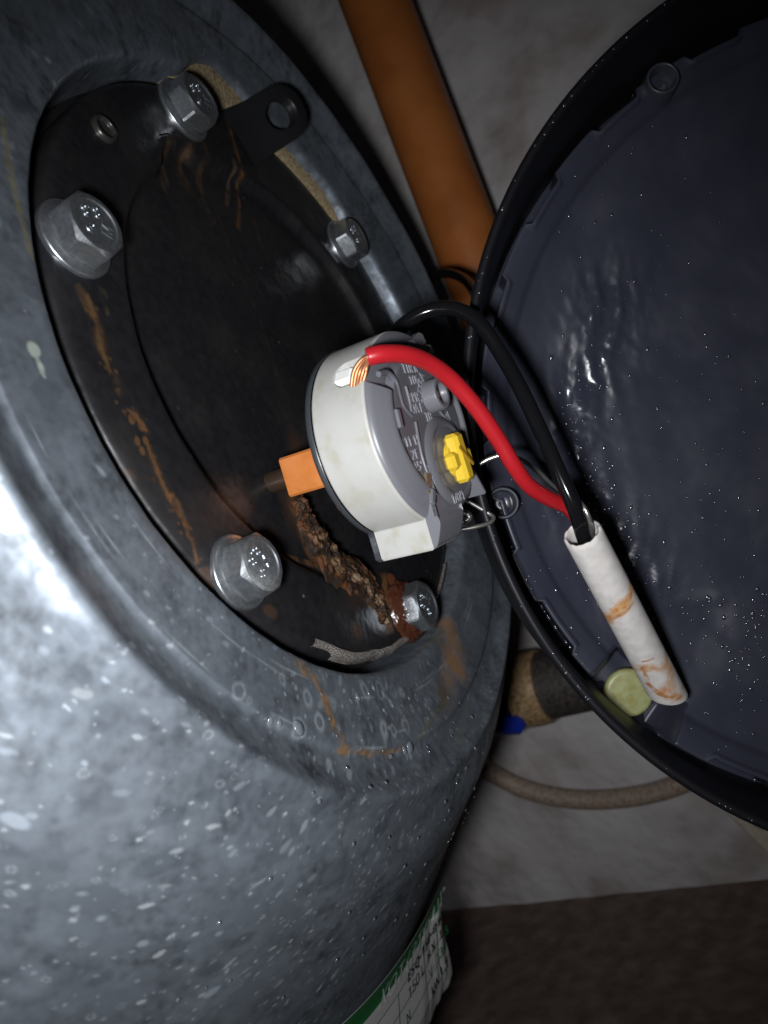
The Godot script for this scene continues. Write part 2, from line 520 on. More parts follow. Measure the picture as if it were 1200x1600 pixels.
func build_heater() -> void:
	# local axes: y out of the boiler's end, z up, x into the room
	var root := thing("water_heater", "galvanised horizontal boiler with an open end showing a black bolted flange", "water heater", Transform3D(Basis(Vector3(0, 0, 1), Vector3(1, 0, 0), Vector3(0, 1, 0)), O))
	var cv := casing_texture()
	var zinc := ORMMaterial3D.new()
	zinc.albedo_texture = cv.color_texture()
	zinc.orm_texture = cv.orm_texture(Vector2(0.42, 0.80), Vector2(0.60, 0.28))
	zinc.texture_repeat = true
	var prof := dense(CASING.slice(0, 30), 3.0) + [[240.0, -170.0], [240.0, -900.0], [0.0, -900.0]]
	var pl := PackedFloat32Array(); pl.resize(prof.size())
	for i in range(1, prof.size()): pl[i] = pl[i - 1] + Vector2(prof[i][0] - prof[i - 1][0], prof[i][1] - prof[i - 1][1]).length()
	var dent := noise(41, 0.02, 3)
	var jag := noise(42, 0.12, 4)
	var nv := prof.size() - 1
	# the hole was cut by hand: it is wider towards the top right, where the foam shows
	var cut := func(t: float) -> float:
		var d := rad_to_deg(wrapf(t, -PI, PI))
		var k := smoothstep(-52.0, -42.0, d) * (1.0 - smoothstep(-1.0, 6.0, d))
		var j := jag.get_noise_1d(d * 1.4)
		return k * (3.2 + 5.5 * exp(-pow((d + 7.0) / 8.0, 2.0)) + 1.2 * j) + 0.2 * jag.get_noise_1d(d * 1.2 + 900.0)
	part("casing", grid(360, nv, func(u: float, v: float):
		var q := pick(prof, v)
		var t: float = u * TAU - PI / 2.0
		var r := q.x
		var c: float = cut.call(t)
		r += c * clampf((118.0 - r) / 17.0, 0.0, 1.0)
		var h := q.y + (0.35 * dent.get_noise_2d(r * cos(t), r * sin(t)) if r > 102.0 else 0.0)
		h -= 2.6 * cos(t + 2.62) * smoothstep(118.0, 131.0, r) * (1.0 - smoothstep(180.0, 235.0, r))
		return Vector3(r * sin(t), h, r * cos(t)) * 0.001, true, Vector3(0, -0.2, 0),
		func(u: float, v: float): return Vector2(u, clampf(pl[int(round(v * nv))] / ARC, 0.0, 1.0))), zinc, root)
	# insulation foam between casing and tank
	var foam := mottled(51, 0.05, [Color(0.16, 0.11, 0.055), Color(0.30, 0.23, 0.13), Color(0.36, 0.31, 0.20)], [0.25, 0.55, 0.8], 0.95, 12.0)
	bump(foam, noise(52, 0.03, 4), 0.04, 12.0)
	var fn := noise(53, 0.09, 4)
	part("foam_edge", grid(240, 10, func(u: float, v: float):
		var t: float = u * TAU
		var k := fn.get_noise_2d(cos(t) * 100.0, sin(t) * 100.0)
		var q := pick([[97.2, -30.0], [96.8, -12.0], [97.2, -3.0], [98.6, 0.4], [104.0, 2.2], [111.0, 4.0], [113.0, 3.0]], v)
		var d := rad_to_deg(wrapf(t, -PI, PI))
		var rr := q.x + k * 1.1 + 3.6 * (1.0 - smoothstep(-62.0, -50.0, d) * (1.0 - 0.72 * smoothstep(4.0, 9.0, d) - 0.28 * smoothstep(34.0, 46.0, d)))
		return Vector3(rr * sin(t), q.y + 0.5 * k - 1.2, rr * cos(t)) * 0.001, true, Vector3(0, -0.05, 0)), foam, root)
	build_flange(root)
	build_label(root)
	# condensation on the casing
	var water := plain(Color(0.12, 0.135, 0.15), 0.10)
	water.metallic_specular = 1.0
	water.clearcoat_enabled = true
	water.clearcoat = 1.0
	water.clearcoat_roughness = 0.08
	var mm := MultiMesh.new()
	mm.transform_format = MultiMesh.TRANSFORM_3D
	mm.mesh = lathe([[0.001, 1.0], [0.35, 0.93], [0.7, 0.68], [0.93, 0.3], [1.0, 0.0], [0.9, -0.15]], 10, 1.0)
	var drops := []
	for q in [[640, 1168, 1.6], [632, 1172, 1.0], [466, 1137, 1.7], [583, 1075, 0.8], [560, 1090, 0.7], [600, 1110, 0.6], [421, 1128, 0.9], [437, 1130, 0.8]]:
		var hit := casing_hit(q[0], q[1])
		drops.append([hit.x, hit.y, q[2]])
	for k in 70:
		drops.append([rng.randf_range(135.0, 185.0), rng.randf_range(103.0, 175.0), rng.randf_range(0.25, 0.6)])
	mm.instance_count = drops.size()
	for k in drops.size():
		var d = drops[k]
		var t := deg_to_rad(d[0])
		var e := casing_h(d[1] + 0.5) - casing_h(d[1] - 0.5)
		var nn := Vector3(-e * sin(t), 1.0, -e * cos(t)).normalized()
		var tx := nn.cross(Vector3(0, 0, 1)).normalized()
		mm.set_instance_transform(k, Transform3D(Basis(tx * d[2], nn * d[2] * 0.5, tx.cross(nn) * d[2] * 1.25) * 0.001, Vector3(d[1] * sin(t), casing_h(d[1]), d[1] * cos(t)) * 0.001))
	var mi := MultiMeshInstance3D.new()
	mi.name = "water_droplets"
	mi.multimesh = mm
	mi.material_override = water
	root.add_child(mi)
	mi.set_meta("kind", "stuff")

func bolt_mesh() -> ArrayMesh:
	var st := SurfaceTool.new()
	st.begin(Mesh.PRIMITIVE_TRIANGLES)
	st.append_from(lathe([[9.7, -0.5], [9.8, 0.7], [9.5, 1.1], [9.1, 1.25], [8.5, 1.45], [7.9, 1.9], [7.4, 2.3], [3.0, 2.3]], 48), 0, Transform3D())
	var a := 7.4
	var rh := func(t: float) -> float:
		var d := fposmod(t, PI / 3.0) - PI / 6.0
		return minf(a / cos(d), a * 1.135)
	var g := func(t: float, row: int) -> Vector3:
		var r: float = rh.call(t)
		var h := 2.2
		if row == 1: h = 7.7 - (r - a) * 0.75
		elif row == 2:
			r = a * 0.955; h = 8.15
		elif row == 3:
			r = a * 0.80; h = 8.25
		elif row == 4:
			r = a * 0.76; h = 7.95
		elif row == 5:
			r = 0.0; h = 7.9
		return Vector3(r * sin(t), h, r * cos(t)) * 0.001
	st.set_smooth_group(-1)
	var hs := SurfaceTool.new()
	hs.begin(Mesh.PRIMITIVE_TRIANGLES)
	hs.set_smooth_group(-1)
	for k in 72:
		var t0 := k * TAU / 72.0
		var t1 := (k + 1) * TAU / 72.0
		for row in 5:
			var p00: Vector3 = g.call(t0, row)
			var p10: Vector3 = g.call(t1, row)
			var p01: Vector3 = g.call(t0, row + 1)
			var p11: Vector3 = g.call(t1, row + 1)
			for q in [p00, p01, p10]: hs.add_vertex(q)
			if row < 4:
				for q in [p10, p01, p11]: hs.add_vertex(q)
	hs.generate_normals()
	hs.index()
	var hm := hs.commit()
	st.append_from(hm, 0, Transform3D())
	# raised grade marks on the head
	for e in [["8.8", 0.0, 2.9], ["8", 2.1, 2.6], ["M", 4.2, 3.0]]:
		var tm := letters(e[0], 0.0042, 0.00018, true)
		st.append_from(tm, 0, Transform3D(Basis(Vector3.UP, e[1]), Vector3.ZERO) * Transform3D(Basis(Vector3(1, 0, 0), Vector3(0, 0, -1), Vector3(0, 1, 0)), Vector3(0, 0.00802, 0.001 * e[2])))
	return st.commit()

func build_flange(root: Node3D) -> void:
	# painted rust, in mm from the lower left corner of a 210 mm square; x runs into the room, y up
	var c := Canvas.new(1024, 1024, Vector2(210, 210), noise(61, 0.02, 4))
	var n1 := noise(62, 0.006, 5).get_image(1024, 1024).get_data()
	var n2 := noise(63, 0.05, 4).get_image(1024, 1024).get_data()
	for i in 1024 * 1024:
		var k := clampf((n1[i] / 255.0 - 0.45) * 2.2, 0.0, 1.0)
		var g := 0.011 + 0.008 * (n2[i] / 255.0 - 0.3)
		c.px[i * 4] = g + 0.004 * k
		c.px[i * 4 + 1] = g + 0.0022 * k
		c.px[i * 4 + 2] = g * 1.12 + 0.001 * k
		c.px[i * 4 + 3] = clampf(0.95 - 0.6 * k + 0.25 * (n2[i] / 255.0 - 0.5), 0.0, 1.0)
	var f := func(px: float, py: float, h := 0.0) -> Vector2:
		var p := on_x(px, py, h) - O
		return Vector2(p.z * 1000.0 + 105.0, p.y * 1000.0 + 105.0)
	var drip := func(pts: Array, width: float, lo: Color, hi: Color):   # a soft halo, a broken core and a few specks
		c.run(pts, width * 2.4, Color(0.026, 0.017, 0.012, 0.25), lo.lerp(Color(0.02, 0.014, 0.01), 0.5), 0.6, 0.25, 1.0)
		c.run(pts, width * 1.1, lo, hi, 0.85, 0.3, 0.8)
		c.run(pts, width * 0.45, hi, lo, 0.7, 0.55, 0.8)
		for k in 14:
			var q: Vector2 = pts[rng.randi() % pts.size()]
			c.blob(q + Vector2(rng.randfn() * width * 1.2, rng.randfn() * width * 3.0), Vector2.ONE * rng.randf_range(0.25, 0.8), 0.0, lo.lerp(hi, rng.randf()), 0.6, 0.6, 0.0, 0.7)
	var line := func(pts: Array, h := 0.0) -> Array:
		return pts.map(func(p): return f.call(p[0], p[1], h))
	var orange := Color(0.125, 0.055, 0.018, 0.05)
	var brown := Color(0.062, 0.034, 0.016, 0.1)
	var dark := Color(0.05, 0.026, 0.014, 0.1)
	var tan_ := Color(0.22, 0.17, 0.11, 0.0)
	# below the upper left bolt
	c.run(line.call([[128, 452], [140, 480], [150, 510]]), 2.4, dark, brown, 0.7, 0.3)
	drip.call(line.call([[138, 462], [146, 490], [158, 540], [172, 580], [186, 612]]), 1.35, brown, Color(0.11, 0.060, 0.022, 0.0))
	c.run(line.call([[160, 455], [168, 490]]), 1.4, Color(0.07, 0.06, 0.035, 0.1), dark, 0.6, 0.4)
	for q in [[206, 655], [222, 665], [228, 690], [215, 690], [222, 705]]:
		c.blob(f.call(q[0], q[1]), Vector2(1.1, 1.5), 0.3, brown.lerp(orange, 0.5), 0.85, 0.6)
	drip.call(line.call([[200, 640], [214, 650], [228, 672], [232, 700], [244, 735], [262, 775], [280, 805], [292, 835], [300, 850], [309, 878]]), 1.0, brown, orange)
	c.run(line.call([[268, 778], [283, 800], [290, 822]]), 1.6, brown, orange, 0.8, 0.2)
	c.run(line.call([[190, 735], [215, 745], [240, 750]]), 1.2, dark, brown, 0.6, 0.45)
	# below the top bolt and the lug
	drip.call(line.call([[300, 215], [304, 250], [310, 290]]), 1.3, dark, brown)
	c.run(line.call([[285, 225], [280, 260], [275, 285]]), 3.0, dark, Color(0.07, 0.05, 0.03, 0.2), 0.7, 0.3)
	c.run(line.call([[320, 225], [326, 260], [328, 285]]), 2.0, dark, brown, 0.6, 0.3)
	drip.call(line.call([[306, 292], [312, 320], [322, 345]], -6.0), 0.8, dark, brown)
	drip.call(line.call([[352, 175], [362, 210], [372, 245], [384, 285], [390, 310], [388, 345]]), 1.3, brown, orange)
	c.run(line.call([[366, 250], [372, 285], [370, 310]]), 1.6, Color(0.09, 0.06, 0.04, 0.2), brown, 0.7, 0.2)
	c.run(line.call([[390, 350], [405, 390], [425, 430], [440, 480]], -6.0), 0.8, brown, dark, 0.6, 0.4)
	c.run(line.call([[330, 330], [360, 410], [400, 500], [430, 600]], -6.0), 1.2, dark, dark, 0.4, 0.6)
	c.run(line.call([[70, 160], [85, 160], [100, 150]]), 2.5, dark, brown, 0.4, 0.5)
	# round the thermostat's rod, down to the lower right bolt
	for q in [[470, 690, 6.0], [470, 790, 7.0], [500, 830, 8.0], [540, 900, 8.0], [590, 960, 7.0], [440, 850, 6.0]]:
		c.blob(f.call(q[0], q[1], -2.0), Vector2(q[2], q[2] * 1.4), 0.2, dark, 0.75, 0.6, 0.0, 0.8)
	c.run(line.call([[475, 778], [490, 820], [505, 855], [540, 900], [590, 950], [605, 975]]), 4.0, brown, orange, 0.85, 0.25)
	c.run(line.call([[440, 860], [480, 868], [520, 878]]), 1.6, orange, dark, 0.7, 0.35)
	c.run(line.call([[600, 900], [603, 940], [606, 975]]), 2.2, orange, Color(0.16, 0.06, 0.018, 0.2), 0.9, 0.1)
	for q in [[640, 968], [622, 962], [608, 930], [612, 905]]:
		c.blob(f.call(q[0], q[1]), Vector2(3.4, 3.0), 0.0, Color(0.15, 0.05, 0.018, 0.4), 0.85, 0.6)
	for q in [[400, 820], [420, 955], [560, 985], [330, 905], [350, 940]]:
		c.blob(f.call(q[0], q[1]), Vector2(4.0, 3.0), 0.4, dark, 0.7, 0.7)
	for k in 60:
		c.blob(Vector2(rng.randf_range(20, 190), rng.randf_range(10, 150)), Vector2.ONE * rng.randf_range(0.25, 0.7), 0.0, brown if k % 3 else tan_, 0.5, 0.4)
	var black := ORMMaterial3D.new()
	black.albedo_texture = c.color_texture()
	black.orm_texture = c.orm_texture(Vector2(0.31, 0.0), Vector2(0.62, 0.0))
	black.heightmap_enabled = true
	var ht := NoiseTexture2D.new()
	ht.width = 512; ht.height = 512; ht.seamless = true
	ht.noise = noise(64, 0.03, 5)
	black.heightmap_texture = ht
	black.heightmap_scale = 0.03
	var prof := dense([[0.0, -4.4], [30.0, -4.3], [66.0, -4.2], [68.5, -3.9], [70.0, -2.9], [71.0, -1.0], [72.0, -0.2], [73.5, 0.0], [92.0, 0.0], [93.6, -0.3], [94.6, -1.2], [95.0, -3.0], [95.0, -9.0]], 2.5)
	var wob := noise(65, 0.02, 3)
	var fl := part("flange", grid(240, prof.size() - 1, func(u: float, v: float):
		var q := pick(prof, v)
		var t: float = u * TAU
		var r := q.x
		# the recess reaches out towards the top bolt
		if r > 40.0 and r < 80.0: r += 4.5 * exp(-pow((rad_to_deg(wrapf(t, -PI, PI)) - 19.0) / 7.0, 4.0)) * smoothstep(60.0, 68.0, r) * (1.0 - smoothstep(74.0, 79.0, r))
		var h := q.y + 0.35 * wob.get_noise_2d(r * sin(t), r * cos(t))
		return Vector3(r * sin(t), h, r * cos(t)) * 0.001, true, Vector3(0, -0.05, 0),
		func(u: float, v: float):
			var q := pick(prof, v)
			var t: float = u * TAU
			return Vector2((q.x * sin(t) + 105.0) / 210.0, (q.x * cos(t) + 105.0) / 210.0)), black, root)
	fl.set_meta("label", "round black rust-streaked flange plate with a dished centre")
	# the tank's mouth behind the plate
	part("tank_neck", lathe([[60.0, -10.0], [97.0, -10.0], [97.0, -60.0]], 96), plain(Color(0.008, 0.008, 0.008), 0.7), root)
	# bright worn edge of the plate at the bottom
	var steel := mottled(97, 0.05, [Color(0.05, 0.035, 0.028), Color(0.34, 0.30, 0.27), Color(0.72, 0.68, 0.64)], [0.3, 0.5, 0.7], 0.26, 40.0)
	steel.metallic = 0.55
	bump(steel, noise(66, 0.06, 3), 0.03, 40.0)
	var we := noise(67, 0.15, 3)
	part("worn_edge", grid(90, 8, func(u: float, v: float):
		var t: float = deg_to_rad(lerpf(148.0, 212.0, u))
		var q := pick([[92.8, 0.1], [93.1, 0.9], [93.7, 1.15], [94.5, 0.8], [95.2, -0.1], [95.6, -1.4], [95.8, -3.0]], v)
		var k := we.get_noise_1d(u * 45.0)
		var e := smoothstep(0.0, 0.2, u)
		var slim := 0.35 + 0.65 * smoothstep(1.0, 0.75, u)
		var r: float = lerpf(94.6, q.x, slim) + k * 0.7 - (1.0 - e) * 1.5
		return Vector3(r * sin(t), q.y + 0.4 * k, r * cos(t)) * 0.001, false, Vector3(0, -0.05, -0.08)), steel, fl)
	# bolts, evenly spaced on an 86 mm circle
	var zincm := mottled(69, 0.02, [Color(0.40, 0.425, 0.45), Color(0.50, 0.53, 0.56), Color(0.56, 0.59, 0.62)], [0.25, 0.5, 0.75], 0.32, 30.0)
	zincm.metallic = 0.92
	bump(zincm, noise(68, 0.02, 3), 0.004, 30.0)
	var bm := bolt_mesh()
	var turns := [0.35, 0.05, 0.62, 0.9, 0.2, 0.5]
	for k in 6:
		var t := deg_to_rad(8.5 + 60.0 * k - (3.0 if k == 3 else 0.0))
		var b := part("bolt", bm, zincm, fl, Transform3D(Basis(Vector3.UP, turns[k]), Vector3(86.6 * sin(t), 0.0, 86.6 * cos(t)) * 0.001))
		b.set_meta("label", ["hex bolt at the top of the flange, half in shade", "large clean hex bolt at the flange's left side", "hex bolt at the lower left with grade marks on its head", "hex bolt at the bottom, ringed with red rust", "hex bolt hidden behind the thermostat", "small looking hex bolt at the far right of the flange"][k])
	# threaded hole at upper left
	var hp := on_x(161, 203, 0.0) - O
	part("threaded_hole", lathe([[0.0, 0.3], [3.2, 0.35], [3.4, 0.6], [3.5, 1.6], [3.8, 2.0], [4.4, 1.9], [4.9, 1.2], [5.0, -0.4]], 32), plain(Color(0.09, 0.085, 0.08), 0.3, 0.7), fl, Transform3D(Basis(), Vector3(hp.z, 0.0, hp.y)).scaled_local(Vector3.ONE * 0.78))
	# lug with a hole, bent up over the casing's edge
	var tip := on_x(456, 166, 16.0) - O
	var foot := on_x(378, 214, 2.0) - O
	var ax := Vector2(tip.z - foot.z, tip.y - foot.y)
	var len_ := ax.length() * 1000.0
	ax = ax.normalized()
	var side := Vector2(-ax.y, ax.x)
	var bend = func(p: float) -> float: return -3.2 + 19.0 * smoothstep(-len_ - 4.0, 14.0, p)
	part("lug", grid(96, 26, func(u: float, v: float):
		var a: float = u * TAU
		var d := Vector2(cos(a), sin(a))
		var outer := 9.4
		if d.x < 0.0: outer = minf(9.4 / maxf(absf(d.y), 1e-4), len_ / maxf(absf(d.x), 1e-4))
		var ring := pick([[0.0, 1.2], [0.012, 1.75], [0.05, 2.0], [0.4, 2.0], [0.95, 2.0], [0.99, 1.75], [1.0, 1.2], [1.0, -1.2], [0.99, -1.5], [0.4, -1.5], [0.0, -1.5], [0.0, -0.8], [0.0, 0.6], [0.0, 1.2]], v)
		var r := lerpf(5.2, outer, ring.x)
		var p := d * r
		var w := ax * p.x + side * p.y * (1.0 + 0.12 * smoothstep(-8.0, -len_, p.x))
		return Vector3(w.x, ring.y + bend.call(p.x), w.y) * 0.001, true, Vector3(ax.x, 0, ax.y) * -0.006 + Vector3(0, 0.008, 0)), plain(Color(0.010, 0.010, 0.011), 0.42), fl, Transform3D(Basis(), Vector3(tip.z, 0.0, tip.y)))
	# lime and rust crust that grew from the rod down to the lower right bolt
	var cn := noise(71, 0.35, 4)
	var cn2 := noise(72, 0.16, 4)
	var path := []
	for q in [[478, 772, 4.0], [492, 800, 4.0], [508, 835, 4.0], [530, 868, 3.5], [560, 893, 3.0], [585, 915, 2.0], [598, 945, 1.0], [603, 975, 0.5]]:
		var p := on_x(q[0], q[1], q[2]) - O
		path.append(Vector3(p.z, p.x, p.y))
	var crust := plain(Color.WHITE, 0.68, 0.0, 0.35)
	crust.vertex_color_use_as_albedo = true
	var cp := spline(path, 130)
	var shade := func(u: float, v: float) -> Color:
		var k := cn2.get_noise_2d(u * 13.0 + 3.0 * sin(v * 9.0), v * 40.0) + 0.5 * cn.get_noise_2d(u * 20.0, v * 90.0)
		var b := clampf(1.0 - absf(u - 0.45 + 0.12 * sin(v * 11.0)) * 2.6, 0.0, 1.0)   # lime in the middle, rust at the sides
		var o := Color(0.020, 0.012, 0.009).lerp(Color(0.085, 0.034, 0.014), smoothstep(-0.2, 0.25, k))
		return o.lerp(Color(0.20, 0.145, 0.09), smoothstep(0.0, 0.35, k) * b * smoothstep(0.12, 0.4, v))
	var acr := []
	for k in cp.size():
		var d := (cp[mini(k + 1, cp.size() - 1)] - cp[maxi(k - 1, 0)])
		acr.append(Vector3(d.z, 0, -d.x).normalized())
	part("rust_crust", grid(40, 130, func(u: float, v: float):
		var k := int(round(v * 130))
		var x := u * 2.0 - 1.0
		var wide := 0.001 * (2.6 + 4.2 * sin(PI * clampf(v * 0.85 + 0.1, 0.0, 1.0)) + 3.4 * cn.get_noise_2d(v * 22.0, 40.0 * signf(x)))
		var ridge := absf(cn2.get_noise_2d(x * 5.0, v * 42.0)) + 0.5 * absf(cn.get_noise_2d(x * 7.0, v * 60.0))
		var up := (1.0 - x * x) * (0.3 + 0.6 * sin(PI * v)) + (1.0 - pow(x, 6.0)) * 2.2 * ridge
		return cp[k] * Vector3(1, 0.3, 1) + acr[k] * wide * x + Vector3(0, 0.001 * (up - 0.7), 0), false, Vector3(0, -0.3, 0),
		null, shade), crust, fl)
	# red rust collar round the bottom bolt
	var bt := deg_to_rad(5.5 + 180.0)
	var wet := plain(Color(0.058, 0.019, 0.010), 0.26)
	part("rust_collar", grid(64, 10, func(u: float, v: float):
		var a: float = u * TAU
		var k := cn.get_noise_2d(cos(a) * 9.0 + v * 5.0, sin(a) * 9.0)
		var rr: float = lerpf(7.6, 10.4 + 1.6 * sin(a), v) + k * 1.3
		return Vector3(rr * sin(a), 3.6 * sqrt(maxf(0.0, 1.0 - v)) - 0.3 + 1.0 * k * (1.0 - v), rr * cos(a)) * 0.001, true, Vector3(0, -0.02, 0)), wet, fl, Transform3D(Basis(), Vector3(86.6 * sin(bt), 0.0, 86.6 * cos(bt)) * 0.001))

const LABEL := [[193.2, -37.2], [199.0, -41.2], [207.0, -44.6], [216.0, -47.6], [228.0, -51.0], [238.0, -55.5], [243.0, -64.0], [244.5, -80.0]]

func label_point(theta: float, s: float, lift: float) -> Vector3:   # s mm down from the label's top edge; local to the boiler
	var i := 0
	var left := s
	while i < LABEL.size() - 2 and left > Vector2(LABEL[i + 1][0] - LABEL[i][0], LABEL[i + 1][1] - LABEL[i][1]).length():
		left -= Vector2(LABEL[i + 1][0] - LABEL[i][0], LABEL[i + 1][1] - LABEL[i][1]).length()
		i += 1
	var d := Vector2(LABEL[i + 1][0] - LABEL[i][0], LABEL[i + 1][1] - LABEL[i][1]).normalized()
	var r: float = LABEL[i][0] + d.x * left - d.y * lift
	var h: float = LABEL[i][1] + d.y * left + d.x * lift
	var t := deg_to_rad(theta)
	return Vector3(r * sin(t), h, r * cos(t)) * 0.001

func label_lift(t: float, s: float) -> float:   # the sheet has come loose and is wrinkled at its right end
	return 2.2 * wrinkle.get_noise_2d(t * 0.45, s * 0.035) * smoothstep(179.0, 188.0, t) * smoothstep(2.0, 10.0, s)

func wrap_text(text: String, size: float, theta: float, s: float, bold := false) -> ArrayMesh:
	# bends flat lettering round the label; it starts at theta (degrees), its base line s mm below the top edge
	var arr := letters(text, size, 0.0, bold).surface_get_arrays(0)
	var v: PackedVector3Array = arr[Mesh.ARRAY_VERTEX]
	var x0 := INF
	for p in v: x0 = minf(x0, p.x)
	for i in v.size():
		var t := theta + rad_to_deg((v[i].x - x0) / 0.21)
		var q := s - v[i].y * 1000.0
		v[i] = label_point(t, q, label_lift(t, q) + 0.45)
	arr[Mesh.ARRAY_VERTEX] = v
	var st := SurfaceTool.new()
	st.create_from_arrays(arr)
	st.generate_normals()
	return st.commit()

func build_label(root: Node3D) -> void:
	# a paper rating label that has come away from the casing's shoulder
	var sheet := func(t0: float, t1: float, sa: float, sb: float, up: float, nu := 80, nv := 40) -> ArrayMesh:
		return grid(nu, nv, func(u: float, v: float):
			var t := lerpf(t0, t1, u)
			var s := lerpf(sa, sb, v)
			return label_point(t, s, label_lift(t, s) + up), false, Vector3(0, -0.3, 0))
	var lb := part("rating_label", sheet.call(160.0, 189.0, 0.0, 58.0, 0.0), plain(Color(0.50, 0.48, 0.48), 0.5), root)
	lb.set_meta("label", "green and white paper rating label with printed table")
	var green := plain(Color(0.012, 0.13, 0.035), 0.45)
	part("green_band", sheet.call(160.1, 188.9, 0.3, 9.0, 0.15), green, lb)
	var white := plain(Color(0.60, 0.66, 0.60), 0.5)
	var ink := plain(Color(0.02, 0.02, 0.025), 0.5)
	part("lettering", wrap_text("ХОТ (PTYXUT 2", 0.0102, 172.4, 7.6), white, lb)
	part("lettering", wrap_text("ESQ-150-010", 0.0060, 178.6, 14.6, true), ink, lb)
	part("lettering", wrap_text("150 L", 0.0058, 178.6, 21.0), ink, lb)
	for k in 4:
		part("printed_rule", sheet.call(170.0, 188.8, 15.0 + 7.5 * k, 15.4 + 7.5 * k, 0.2, 60, 1), green, lb)
	for t in [176.5, 182.6, 186.0]:
		part("printed_rule", sheet.call(t, t + 0.14, 15.0, 52.0, 0.25, 1, 40), green, lb)
	for k in 7:
		part("lettering", wrap_text(["H X", "V~ 230", "IP", "N", "kW 1.5", "bar 8", "X"][k], 0.0050, [183.4, 183.4, 186.6, 177.8, 183.4, 186.6, 178.0][k], [20.8, 28.0, 21.0, 28.2, 35.6, 28.4, 36.0][k], k % 2 == 0), ink if k % 2 == 0 else green, lb)

# ---------------------------------------------------------------- thermostat
func build_thermostat() -> void:
	var ax := Vector3(0.99198559, -0.0953478, 0.08290591)
	var zl := Vector3(-0.08328536, 0.0, 0.99652574)
	var ul := Vector3(0.09501654, 0.99544402, 0.00794108)
	# local axes: y out of the face, z up, x towards the room
	var root := thing("thermostat", "round cream and grey rod thermostat with a yellow dial on an orange stem", "thermostat", Transform3D(Basis(zl, ax, ul), O + Vector3(0.0302123, -0.034169, 0.0351736)))
	var cream := mottled(95, 0.012, [Color(0.33, 0.315, 0.26), Color(0.375, 0.37, 0.345), Color(0.39, 0.385, 0.365)], [0.2, 0.42, 0.8], 0.42, 8.0)
	var grey := plain(Color(0.128, 0.128, 0.142), 0.38)
	var face := plain(Color(0.105, 0.105, 0.115), 0.36)
	var outline := func(t: float, r: float) -> float:   # the round body with the terminal block at the bottom; t from up towards the room
		var d := Vector2(sin(t), cos(t))
		var best := r
		if d.y < -0.2:
			var k := 30.2 - (25.2 - r)
			var q := k / -d.y
			var x := d.x * q - 4.3
			if absf(x) > 7.1:
				q = (4.3 + 7.1 * signf(x)) / d.x
			if q > best: best = q
		return best
	var shell := func(prof: Array, segs := 240) -> ArrayMesh:
		return grid(segs, prof.size() - 1, func(u: float, v: float):
			var q := pick(prof, v)
			var t: float = u * TAU
			var r: float = outline.call(t, q.x) if q.x > 17.0 else q.x
			return Vector3(r * sin(t), q.y, r * cos(t)) * 0.001, true, Vector3(0, 0.009, 0))
	part("base_plate", shell.call([[0.0, -1.2], [24.9, -1.2], [25.5, -0.8], [25.6, 0.2], [25.3, 0.7]]), plain(Color(0.035, 0.038, 0.042), 0.3), root)
	# skirt with a notch for the wire; rows are dense so the notch has a clean edge
	var sp := dense([[25.0, 0.9], [25.35, 1.3], [25.3, 15.8], [25.0, 16.3], [24.0, 16.35]], 0.35)
	var notch := func(td: float, h: float) -> float:   # > 0 inside the notch
		return minf(8.2 - absf(td - 49.5), h - (7.5 + pow(absf(td - 49.5) / 8.2, 3.0) * 2.5))
	part("skirt", grid(720, sp.size() - 1, func(u: float, v: float):
		var q := pick(sp, v)
		var t: float = u * TAU
		var r: float = outline.call(t, q.x)
		var k: float = notch.call(rad_to_deg(t), q.y)
		r -= 3.2 * smoothstep(-0.05, 0.25, k)
		return Vector3(r * sin(t), q.y, r * cos(t)) * 0.001, true, Vector3(0, 0.009, 0)), cream, root)
	part("wire_seat", block(Vector3(0.0052, 0.0065, 0.0035), 0.0012), plain(Color(0.75, 0.75, 0.72), 0.3), root, Transform3D(Basis(Vector3.UP, deg_to_rad(49.0)), Vector3(23.3 * sin(0.86), 9.6, 23.3 * cos(0.86)) * 0.001))
	# lid: a broad rounded border, lower in the sector where the wires come in
	var lp := dense([[24.95, 16.4], [24.8, 17.0], [24.1, 17.7], [22.2, 18.7], [20.2, 19.6], [19.2, 19.95], [18.5, 19.95], [18.0, 19.6], [17.7, 19.0], [14.0, 18.9], [0.0, 18.9]], 0.7)
	part("lid", grid(480, lp.size() - 1, func(u: float, v: float):
		var q := pick(lp, v)
		var t: float = u * TAU
		var r: float = outline.call(t, q.x) if q.x > 17.7 else q.x
		var d := rad_to_deg(wrapf(t, -PI, PI))
		var low := smoothstep(-33.0, -31.0, d) * (1.0 - smoothstep(58.5, 60.0, d))
		var h := q.y
		if q.x > 17.5: h -= low * (h - 16.6) * 0.8
		return Vector3(r * sin(t), h, r * cos(t)) * 0.001, true, Vector3(0, 0.009, 0)), grey, root)
	# inner wall that the wire passes, a curved fin
	var fin := []
	for q in [[13.6, 18.5], [13.9, 14.4], [11.7, 11.6], [8.5, 11.6], [5.3, 11.5], [2.7, 8.9]]: fin.append(Vector3(q[1], 18.9, q[0]) * 0.001)
	part("inner_wall", tube(spline(fin, 40), func(_t, _a): return 0.00075, 8), plain(Color(0.10, 0.10, 0.12), 0.4), root)
	part("face_plate", grid(120, 8, func(u: float, v: float):
		var q := pick([[0.0, 19.35], [15.0, 19.3], [16.6, 19.25], [16.9, 19.1], [17.0, 18.7]], v)
		var t: float = u * TAU
		return Vector3(q.x * sin(t), q.y, q.x * cos(t)) * 0.001, true, Vector3(0, 0.009, 0)), face, root)
	# raised details on the face: dial disc, ridges, screw post, window, clips
	var dc := Vector3(-3.8, 19.3, -10.3)
